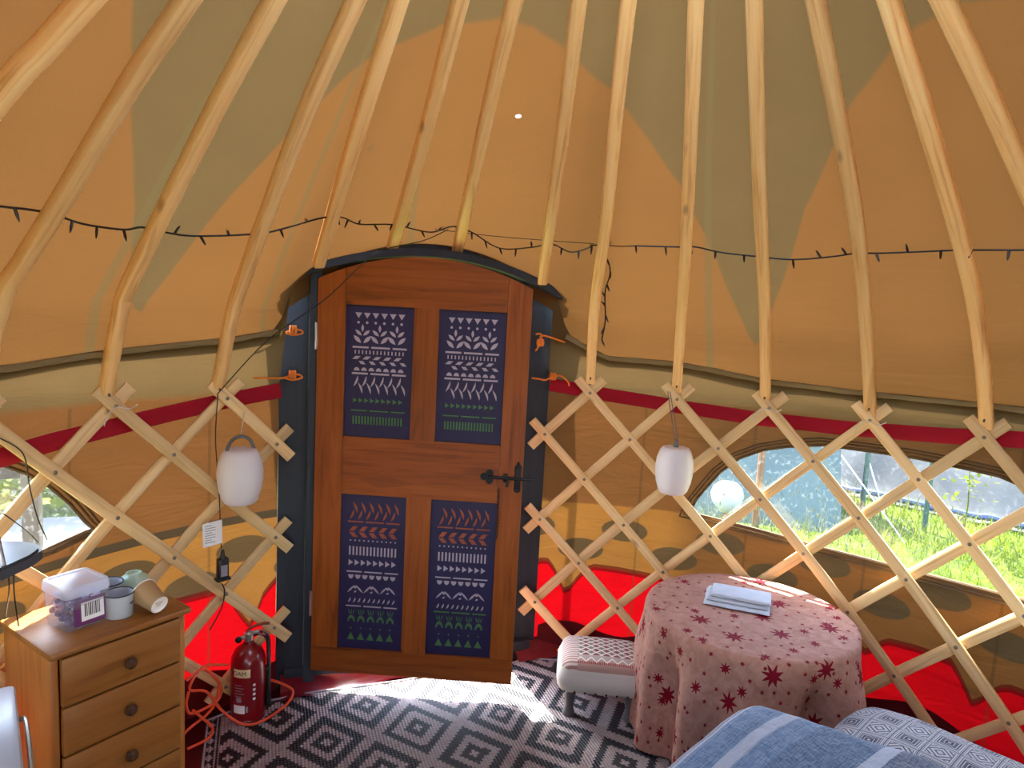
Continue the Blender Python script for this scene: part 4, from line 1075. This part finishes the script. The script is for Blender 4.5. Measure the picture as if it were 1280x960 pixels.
mb.build('white_label', [M['paper'], M['barcode']], t)
def text_mesh(body, size):
    cu = bpy.data.curves.new('lettering', 'FONT'); cu.body = body; cu.size = size; cu.align_x = 'CENTER'; cu.resolution_u = 3
    o = bpy.data.objects.new('lettering', cu); COL.objects.link(o)
    dg = bpy.context.evaluated_depsgraph_get(); me = bpy.data.meshes.new_from_object(o.evaluated_get(dg))
    vs = [v.co.copy() for v in me.vertices]; fs = [list(p.vertices) for p in me.polygons]
    bpy.data.objects.remove(o); bpy.data.curves.remove(cu); bpy.data.meshes.remove(me); return vs, fs
vs, fs = text_mesh('FOAM', .026)
mb = MB(); mb.add([Vector(((r + .002) * math.cos(fa - .45 + v.x / r), (r + .002) * math.sin(fa - .45 + v.x / r), .214 + v.y)) for v in vs], fs); o = mb.build('lettering', M['ink'], None); o.parent = lab

# ------------------------------------------------------------------ orange cable in loops
t = thing('extension_cable', 'loops of orange cable on the floor between the chest and extinguisher', 'cable', (-.9, 1.62, 0))
mb = MB()
A1 = [(-0.966, 1.636, 0.241), (-0.91, 1.668, 0.261), (-0.852, 1.698, 0.176), (-0.86, 1.694, 0.113), (-0.945, 1.648, 0.097), (-0.967, 1.636, 0.14), (-0.959, 1.64, 0.192)]
A2 = [(-0.823, 1.712, 0.245), (-0.91, 1.668, 0.271), (-0.956, 1.642, 0.203), (-0.899, 1.674, 0.164), (-0.843, 1.69, 0.068), (-0.77, 1.665, 0.016), (-0.698, 1.66, 0.016), (-0.601, 1.754, 0.016), (-0.571, 1.805, 0.045), (-0.62, 1.80, 0.09), (-0.66, 1.79, 0.115)]
A3 = [(-0.852, 1.698, 0.176), (-0.88, 1.684, 0.085), (-0.964, 1.637, 0.038), (-1.0, 1.60, .016)]
A4 = [(-0.945, 1.648, 0.11), (-0.918, 1.663, 0.07), (-0.878, 1.668, 0.016), (-0.886, 1.602, 0.016), (-0.956, 1.552, 0.016)]
for A in (A1, A2, A3, A4): mb.tube(spline(A, 10), .0055, 8)
mb.build('cable', M['orange_cable'], t, True)

# ------------------------------------------------------------------ rug and loose groundsheet
RA = rad(2.0)
rug = thing('rug', 'black and white woven rug with stepped diamonds in front of the door', 'rug', (-.107, 1.47, .0), 0)
# rug outline in world, textured in its own frame: a separate mesh with the frame origin on a diamond centre
def wav(x, y): return .006 + .004 * noise.noise(Vector((x * 5, y * 5, 0))) + .010 * max(0, 1 - abs((x - .26) * .9 + (y - 1.55) * .5) * 14) * sm((1.75 - y) * 3)
mb = MB(); nx, ny = 90, 70
def rugp(u, v):
    x = lerp(-.79, 1.10, u); yf = interp([(-.79, .30), (-.45, .365), (.0, .37), (.55, .39), (.70, .46), (.80, .53), (1.12, .16)], x)
    yf = min(yf, math.sqrt(1.955 ** 2 - (x - .107) ** 2) - 1.47); y = lerp(-1.9, yf, v ** .6); X = x - .107 + .0; Y = y + 1.47
    return Vector((x, y, wav(X, Y)))
mb.grid(nx, ny, rugp); o = mb.build('weave', M['rug'], rug, False, 180)
so = o.modifiers.new('thick', 'SOLIDIFY'); so.thickness = .005; so.offset = -1
mb = MB(); mb.tube([rugp(0, v / 40) + Vector((0, 0, .002)) for v in range(41)], .005, 6); mb.tube([rugp(u / 60, 1) + Vector((0, 0, .002)) for u in range(61)], .005, 6); mb.build('edging', M['barcode'], rug)
t = thing('ground_sheet', 'red plastic groundsheet flap in front of the door sill', 'groundsheet', (-.2, 1.86, 0))
mb = MB()
mb.grid(40, 8, lambda u, v: Vector((lerp(-.62, .20, u), lerp(1.80 + .09 * u, 1.945, v), .008 + .05 * sm((v - .1) * 1.2) * (1 - .4 * u) + .012 * noise.noise(Vector((u * 6, v * 3, 0))))))
mb.build('sheet', M['redpvc'], t, True, 180)
t = thing('ground_sheet', 'small red plastic groundsheet flap on the latch side of the door', 'groundsheet', (.62, 1.86, 0))
mb = MB(); mb.grid(16, 6, lambda u, v: Vector((lerp(.47, .70, u), lerp(1.86, 1.95, v), .012 + .07 * v + .01 * noise.noise(Vector((u * 5, v * 3, 7)))))); mb.build('sheet', M['redpvc'], t, True, 180)

# ------------------------------------------------------------------ footstool
OA = math.atan2(-.14, .30)
t = thing('footstool', 'low upholstered footstool with a red and grey kilim top beside the table', 'footstool', (.470, 1.395, 0), OA)
W_, D_ = .355, .30
mb = MB(); nx, ny = 34, 28
def cush(u, v):
    x, y = u * W_, v * D_; e = min(x, W_ - x, y, D_ - y); zz = .20 + .048 * math.sqrt(max(0, 1 - max(0, 1 - e / .05) ** 2)) + .012 * math.sin(PI * u) * math.sin(PI * v)
    return Vector((x, y, zz))
mb.grid(nx, ny, cush)
rim = rrect(W_, D_, .001, 1)
for (z0, z1, ins0, ins1) in ((.205, .165, 0, -.008), (.165, .13, -.008, -.002), (.13, .115, -.002, .01)):
    pass
ring = [(0, .202), (-.008, .185), (-.010, .165), (-.006, .14), (.004, .125), (.02, .122)]
vs = []; per = []
for k in range(20): per.append((k / 20, 0))
for k in range(16): per.append((1, k / 16))
for k in range(20): per.append((1 - k / 20, 1))
for k in range(16): per.append((0, 1 - k / 16))
def roundp(u, v, ins):
    x, y = u * W_, v * D_; x = W_ / 2 + (x - W_ / 2) * (1 - 2 * ins / W_); y = D_ / 2 + (y - D_ / 2) * (1 - 2 * ins / D_); return x, y
n = len(per)
for ins, z in ring:
    for (u, v) in per: vs.append((*roundp(u, v, ins), z))
fs = [[i * n + k, (i + 1) * n + k, (i + 1) * n + (k + 1) % n, i * n + (k + 1) % n] for i in range(len(ring) - 1) for k in range(n)]
fs.append([(len(ring) - 1) * n + k for k in range(n)])
mb.add(vs, fs)
# soften the corners in plan
for v in mb.v:
    cx_, cy_ = W_ / 2, D_ / 2; dx, dy = v.x - cx_, v.y - cy_; ex, ey = abs(dx) - (W_ / 2 - .05), abs(dy) - (D_ / 2 - .05)
    if ex > 0 and ey > 0:
        l = math.hypot(ex, ey); m_ = max(ex, ey); k = m_ / l
        v.x = cx_ + math.copysign(W_ / 2 - .05 + ex * k, dx); v.y = cy_ + math.copysign(D_ / 2 - .05 + ey * k, dy)
mb.build('cushion', M['ott'], t, False, 80)
for x, y in ((.05, .045), (W_ - .05, .045), (.05, D_ - .045), (W_ - .05, D_ - .045)):
    mb = MB(); mb.lathe([(.001, .0), (.026, .0), (.028, .01), (.022, .022), (.018, .045), (.021, .07), (.026, .09), (.027, .122), (.001, .122)], 20, (x, y, .006)); mb.build('leg', M['darkwood'], t, False, 40)
for k in range(7):
    mb = MB(); mb.lathe([(.001, .004), (.004, .003), (.0055, 0)], 10, (.025 + k * .044, -.003, .131), Matrix.Rotation(PI / 2, 3, 'X')); mb.build('stud', M['black'], t)

# ------------------------------------------------------------------ round table, cloth, folded linen
TC = Vector((1.135, 1.07, 0)); TR = .405; TH = .552
t = thing('round_table', 'round wooden table hidden under the star-patterned cloth', 'table', TC)
mb = MB(); mb.lathe([(.001, TH - .03), (TR - .012, TH - .03), (TR - .006, TH - .02), (TR - .006, TH - .006), (TR - .014, TH), (.001, TH)], 48); mb.build('tabletop', M['pine_h'], t)
for k in range(4):
    a = PI / 4 + k * PI / 2; mb = MB(); mb.tube([(.24 * math.cos(a), .24 * math.sin(a), .012), (.22 * math.cos(a), .22 * math.sin(a), TH - .03)], [.018, .024], 12); mb.build('leg', M['pine_v'], t)
def cloth(u, v):
    th = u * 2 * PI; s = v * (TR + .53)
    if s <= TR - .015:
        rr = s; z = TH + .003 + .0015 * noise.noise(Vector((rr * math.cos(th) * 18, rr * math.sin(th) * 18, 2)))
        return Vector((rr * math.cos(th), rr * math.sin(th), z))
    q = s - (TR - .015)
    if q < .025:
        f = q / .025 * PI / 2; rr = TR - .015 + .018 * math.sin(f); z = TH + .003 - .018 * (1 - math.cos(f)); d = 0
    else:
        d = (q - .025) / .505; z = TH - .015 - (q - .025)
        rr = TR + .003
    fold = (math.sin(th * 9 + .8 * math.sin(th * 2)) * .6 + math.sin(th * 5 + 1.1) * .5 + math.sin(th * 14 + 2) * .25)
    amp = .050 * sm(d * 2.2) + .004 * (1 if d > 0 else 0)
    rr += .012 * d + amp * (fold + .05)
    return Vector((rr * math.cos(th), rr * math.sin(th), max(z, .018)))
mb = MB(); mb.grid(220, 60, cloth, 0, lambda u, v: (5 + v * (TR + .53) * math.cos(u * 2 * PI), 5 + v * (TR + .53) * math.sin(u * 2 * PI)))
tc = thing('tablecloth', 'pinkish floor-length round tablecloth printed with crimson stars', 'tablecloth', TC)
mb.build('cloth', M['cloth'], tc, False, 180)
NAa = math.atan2(-.187, .207) + rad(2)
t = thing('folded_napkins', 'folded grey linen lying on the star tablecloth', 'linen', TC + Vector((.005, .085, TH + .006)), NAa)
mb = MB()
for k, (w, d, dx, dy, zz, hh) in enumerate(((.255, .185, 0, 0, .004, .008), (.240, .150, .0, .012, .013, .010), (.235, .13, .012, .02, .026, .015))):
    nx, ny = 14, 10
    def f(u, v, s=1, w=w, d=d, dx=dx, dy=dy, zz=zz, hh=hh, k=k):
        e = min(u, 1 - u) * w; e2 = min(v, 1 - v) * d; ed = math.sqrt(max(0, 1 - max(0, 1 - min(e, e2) / (hh / 2)) ** 2))
        wob = .003 * noise.noise(Vector((u * 4 + k, v * 4, k)))
        return Vector(((u - .5) * w + dx + wob, (v - .5) * d + dy + wob, zz + s * ed * hh / 2 + .0015 * noise.noise(Vector((u * 9, v * 9, k)))))
    mb.grid(nx * 3, ny * 3, lambda u, v: f(u, v, 1)); mb.grid(nx * 3, ny * 3, lambda u, v: f(u, v, -1))
mb.build('linen', M['napkin'], t, False, 60, True)

# ------------------------------------------------------------------ bed, duvet, pillow
BA = math.atan2(.34, .94)
bt = thing('bed', 'low bed with a pale mattress under the striped duvet', 'bed', (0, 0, 0), BA)
mb = MB(); mb.box((.66, -.43, .108), (1.86, 1.14, .184), bev=.02); mb.build('base', M['sheet'], bt)
mb = MB(); mb.box((.66, -.43, .27), (1.9, 1.18, .15), bev=.05); mb.build('mattress', M['whitesheet'], bt, False, 60)
du = thing('duvet', 'blue and white striped duvet heaped on the bed', 'duvet', (0, 0, 0), BA)
def head(b): return .93 + max(0, (.33 - b)) * .58
def duv(u, v):
    b = lerp(-.98, .50, v); a = lerp(-.30, 1.0, u) ; h = head(min(b, .33)); a = lerp(-.30, h, u)
    top = .475 + .055 * math.exp(-((a - .86) / .30) ** 2 - ((b - .26) / .30) ** 2) - .02 * math.exp(-((a - .3) / .2) ** 2)
    top += .010 * noise.noise(Vector((a * 4.5, b * 7, 1))) + .004 * noise.noise(Vector((a * 14, b * 20, 4)))
    z = top
    if b > .25:
        q = (b - .25) / .25; z = top - .30 * (1 - math.sqrt(max(0, 1 - q * q))) - .06 * q; b = .25 + (.10) * math.sin(min(1, q) * PI / 2)
    e = (h - a)
    if e < .10: q = 1 - e / .10; z = lerp(z, .435, 1 - math.sqrt(max(0, 1 - q * q)))
    return Vector((a, b, z))
mb = MB(); mb.grid(90, 90, duv); o = mb.build('cover', M['duvet'], du, False, 180)
so = o.modifiers.new('thick', 'SOLIDIFY'); so.thickness = .03; so.offset = -1
pt = thing('pillow', 'white pillow with grey geometric print at the head of the bed', 'pillow', BA and (rotz(BA) @ Vector((1.225, -.20, .345))), BA + rad(-88))
def pil(u, v, s):
    x, y = (u - .5) * .68, (v - .5) * .44
    w = (1 - abs(2 * u - 1) ** 2.6) * (1 - abs(2 * v - 1) ** 2.6); pin = 1 - .08 * (abs(2 * u - 1) ** 2) * (abs(2 * v - 1) ** 2)
    return Vector((x * pin, y * pin, .062 + s * .066 * max(0, w) ** .5 + .006 * noise.noise(Vector((x * 8, y * 8, s)))))
mb = MB(); uvp = lambda u, v: (u * .68, v * .44)
mb.grid(40, 30, lambda u, v: pil(u, v, 1), 0, uvp); mb.grid(40, 30, lambda u, v: pil(u, v, -1), 0, uvp)
mb.build('case', M['pillow'], pt, False, 180, True)

# ------------------------------------------------------------------ outside
mb = MB(); mb.grid(60, 60, lambda u, v: Vector((lerp(-14, 26, u), lerp(-14, 26, v), -.06 - .02 * noise.noise(Vector((u * 30, v * 30, 0)))  + .0 )))
tag(mb.build('lawn', M['lawn'], sharp=180), 'sunlit lawn outside the windows', 'lawn', kind='structure')
rg = random.Random(21)
def blades(mb, n, azr, dr, hr, w, lean=.5):
    for _ in range(n):
        a = rg.uniform(*azr); d = dr[0] + (dr[1] - dr[0]) * rg.random() ** 1.3; p = pol(a, d, -.08); h = rg.uniform(*hr)
        ang = rg.uniform(0, 2 * PI); s = Vector((math.cos(ang), math.sin(ang), 0)) * w * (.6 + d * .1); l = Vector((rg.uniform(-lean, lean), rg.uniform(-lean, lean), 1)) * h
        mb.add([p - s, p + s, p + s * .6 + l * .55, p - s * .6 + l * .55, p + l + Vector((l.x, l.y, 0)) * .5], [[0, 1, 2, 3], [3, 2, 4]])
mb = MB(); blades(mb, 15000, (33, 86), (2.4, 7.5), (.06, .16), .004); blades(mb, 7000, (33, 86), (5, 14), (.08, .2), .006)
tag(mb.build('grass', M['blade'], sharp=180), 'lush grass growing outside the wide window', 'grass', kind='stuff')
mb = MB(); blades(mb, 260, (36, 58), (3.6, 5.2), (.25, .5), .0022, .25)
for _ in range(90):
    a = rg.uniform(36, 60); d = rg.uniform(3.8, 5.2); p = pol(a, d, rg.uniform(.2, .4)); mb.lathe([(.001, -.02), (.006, 0), (.001, .02)], 5, p)
tag(mb.build('dry_grass', M['straw'], sharp=180), 'tall dry grass stems in front of the teal tent', 'grass', kind='stuff')
# teal tent
tt = thing('tent', 'teal blue ridge tent seen through the wide window', 'tent', (3.6, 4.6, -.08), rad(-37))
mb = MB()
def tentf(u, v):  # sloping near and far walls over a ridge, sagging cloth
    x = lerp(-1.0, 1.0, u); s = lerp(-1, 1, v); sag = .10 * math.sin(PI * abs(s)) * -1
    return Vector((x, s * .95, max(0, (1 - abs(s)) * 1.35 + sag * .6) + .02 * noise.noise(Vector((u * 6, v * 6, 0)))))
mb.grid(24, 24, tentf)
for u in (0, 1):
    ps = [tentf(u, k / 24) for k in range(25)]; mb.add(ps, [list(range(25))])
mb.build('canopy', M['tent'], tt, False, 60)
mb = MB(); mb.tube([(1.5, 0, 0.0), (1.0, 0, 1.33)], .008, 6); mb.tube([(1.0, -.5, .62), (1.5, -.9, 0)], .006, 6); mb.build('guy_line', M['paper'], tt)
mb = MB(); mb.tube([(.318, -1.02, 0), (.32, -1.02, 1.3)], .028, 10); mb.build('pole', M['opole'], tt)
# white ball standing in for the lantern's reflection in the window plastic
t = thing('lantern_reflection', 'white ball standing in for a lantern reflection in the wide window', 'reflection_ball', (3.05, 3.75, -.08))
mb = MB(); mb.lathe([(.001, .10), (.06, .12), (.12, .20), (.14, .27), (.12, .33), (.08, .37), (.001, .38)], 24); mb.build('reflection_ball', M['white_plastic'], t)
mb = MB(); mb.tube([(0, 0, 0), (0, 0, .12)], .03, 10); mb.build('added_stake', M['opole'], t)
# tarpaulin-covered heap
tp = thing('covered_heap', 'heap covered with a pale grey tarpaulin on the grass beyond the window', 'tarpaulin', (6.15, 3.6, -.08), rad(-65))
def heap(u, v):
    x = lerp(-1.9, 1.9, u); y = lerp(-.75, .75, v); e = min(u, 1 - u) * 3.8; e2 = min(v, 1 - v) * 1.5
    h = .72 * sm(min(1, e / .5)) * sm(min(1, e2 / .4)); h *= .85 + .25 * noise.noise(Vector((x * .9, y * 1.5, 3)))
    return Vector((x, y, .03 + h + .04 * noise.noise(Vector((x * 4, y * 4, 1)))))
mb = MB(); mb.grid(60, 30, heap); mb.build('cover', M['tarp'], tp, False, 180)
mb = MB(); mb.tube([heap(u / 40, .0) + Vector((0, -.02, .06)) for u in range(1, 40)], [.03 + .015 * noise.noise(Vector((u * .7, 0, 0))) for u in range(1, 40)], 8); mb.build('edge_roll', M['bluetarp'], tp)
for (x, y, h, lab) in ((4.35, 3.55, 1.25, 'green metal post beside the tent guy line'), (4.72, 3.22, 1.0, 'green metal post in front of the covered heap')):
    t = thing('fence_post', lab, 'post', (x, y, -.08), group='green posts'); mb = MB(); mb.tube([(0, 0, 0), (0, 0, h)], .022, 10); mb.build('post', M['gpost'], t)
    mb = MB(); mb.lathe([(.024, 0), (.026, .02), (.001, .035)], 10, (0, 0, h)); mb.build('cap', M['gpost'], t)
# sapling
t = thing('sapling', 'thin leafy sapling in front of the covered heap', 'sapling', (4.55, 2.75, -.08)); mb = MB(); mb.tube([(0, 0, 0), (.02, 0, .4), (0, .01, .72)], [.008, .006, .003], 6); mb.build('stem', M['blade'], t)
mb = MB()
for _ in range(60):
    p = Vector((rg.gauss(0, .09), rg.gauss(0, .09), rg.uniform(.42, .78))); d = Vector((rg.uniform(-1, 1), rg.uniform(-1, 1), rg.uniform(-.3, 1))).normalized() * .05; s = d.cross(Vector((0, 0, 1))).normalized() * .018
    mb.add([p, p + d * .5 + s, p + d, p + d * .5 - s], [[0, 1, 2, 3]])
mb.build('foliage', M['blade'], t, False, 180)
# outside the small window: pale paving, timber frame, bush
mb = MB(); mb.box((-3.2, 3.72, -.045), (3.8, 2.0, .03), bev=.005); tag(mb.build('path', M['palestone']), 'pale sunlit paving outside the window over the chest', 'paving', kind='structure')
t = thing('timber_frame', 'weathered timber post and rail outside the window over the chest', 'timber frame', (-1.98, 3.62, -.03))
mb = MB(); mb.box((.0, .0, .40), (.09, .09, .80), bev=.008); mb.build('post', M['fenceposts'], t)
mb = MB(); mb.box((-.42, .02, .62), (.80, .05, .11), rotz(rad(8)), bev=.006); mb.build('rail', M['fenceposts'], t)
mb = MB(); mb.box((-.42, .02, .80), (.95, .06, .05), rotz(rad(8)), bev=.006); mb.build('rail', M['fenceposts'], t)
mb = MB(); mb.box((-.80, -.02, .40), (.09, .09, .80), bev=.008); mb.build('post', M['fenceposts'], t)
t = thing('bush', 'yellow-green leafy bush outside the window over the chest', 'bush', (-2.5, 5.7, -.08)); mb = MB()
for _ in range(2600):
    th = rg.uniform(0, 2 * PI); ph = math.acos(rg.uniform(-.2, 1)); rr = .9 + .2 * rg.random(); p = Vector((1.7 * rr * math.sin(ph) * math.cos(th), .7 * rr * math.sin(ph) * math.sin(th), max(.0, 1.15 * rr * math.cos(ph)) + .15))
    d = Vector((rg.uniform(-1, 1), rg.uniform(-1, 1), rg.uniform(-1, 1))).normalized() * .14; s = d.cross(Vector((.3, .2, 1))).normalized() * .055
    mb.add([p, p + d * .5 + s, p + d, p + d * .5 - s], [[0, 1, 2, 3]])
mb.build('foliage', M['bushleaf'], t, False, 180)
mb = MB(); mb.tube([(0, 0, 0), (0, 0, .8)], [.06, .03], 8); mb.build('stem', M['fenceposts'], t)
# unseen flap added over the doorway to cut the sun streak short
t = thing('added_awning', 'unseen canvas flap added over the doorway to shade the floor', 'awning', (0, 2.06, 1.7), kind='structure')
mb = MB(); mb.grid(16, 6, lambda u, v: Vector((lerp(-.72, .66, u), 2.03 + v * .50, lerp(1.90 - .30 * (lerp(-.72, .66, u)) ** 2, 1.60, v) + .01 * noise.noise(Vector((u * 5, v * 4, 0)))))); mb.build('flap', M['hemcloth'], t, True, 180)
mb = MB()
for x in (-.70, .64): mb.tube([(x, 2.52, 1.6), (x, 2.56, -.06)], .018, 8)
mb.build('prop', M['fenceposts'], t, True)

# ------------------------------------------------------------------ light
sun = bpy.data.lights.new('sun', 'SUN'); sun.energy = 5.0; sun.angle = rad(.6); sun.color = (1.0, .955, .90)
so = bpy.data.objects.new('sun', sun); COL.objects.link(so)
saz, sel = rad(-8.0), rad(54.0)
sd = Vector((math.sin(saz) * math.cos(sel), math.cos(saz) * math.cos(sel), math.sin(sel)))
so.rotation_euler = sd.to_track_quat('Z', 'Y').to_euler(); so.location = sd * 12
w = bpy.data.worlds.new('sky'); SC.world = w; w.use_nodes = True; nt = w.node_tree; nt.nodes.clear()
sky = nt.nodes.new('ShaderNodeTexSky'); sky.sky_type = 'NISHITA'; sky.sun_disc = False; sky.sun_elevation = sel; sky.sun_rotation = saz; sky.air_density = 1.0; sky.dust_density = 1.5
bg = nt.nodes.new('ShaderNodeBackground'); bg.inputs[1].default_value = .22; wo = nt.nodes.new('ShaderNodeOutputWorld')
nt.links.new(sky.outputs[0], bg.inputs[0]); nt.links.new(bg.outputs[0], wo.inputs[0])

# ------------------------------------------------------------------ camera
cam = bpy.data.cameras.new('camera'); cam.sensor_width = 36.0; cam.lens = 877.81 / 1280 * 36.0; cam.clip_start = .02
co = bpy.data.objects.new('camera', cam); COL.objects.link(co); SC.camera = co
yaw, pitch, roll = rad(19.848), rad(-6.811), rad(3.072)
fw = Vector((math.sin(yaw) * math.cos(pitch), math.cos(yaw) * math.cos(pitch), math.sin(pitch))); rt = Vector((math.cos(yaw), -math.sin(yaw), 0)); up = rt.cross(fw)
r2 = rt * math.cos(roll) + up * math.sin(roll); u2 = -rt * math.sin(roll) + up * math.cos(roll)
Mx = Matrix((r2, u2, -fw)).transposed().to_4x4(); Mx.translation = Vector((-.7133, -1.117, 1.7384)); co.matrix_world = Mx
vs_ = SC.view_settings; vs_.view_transform = 'Standard'; vs_.look = 'None'; vs_.gamma = 1.0; vs_.use_curve_mapping = False; vs_.exposure = 3.7
cy = SC.cycles; cy.max_bounces = 10; cy.diffuse_bounces = 6; cy.transparent_max_bounces = 12; cy.transmission_bounces = 8; cy.sample_clamp_indirect = 6.0
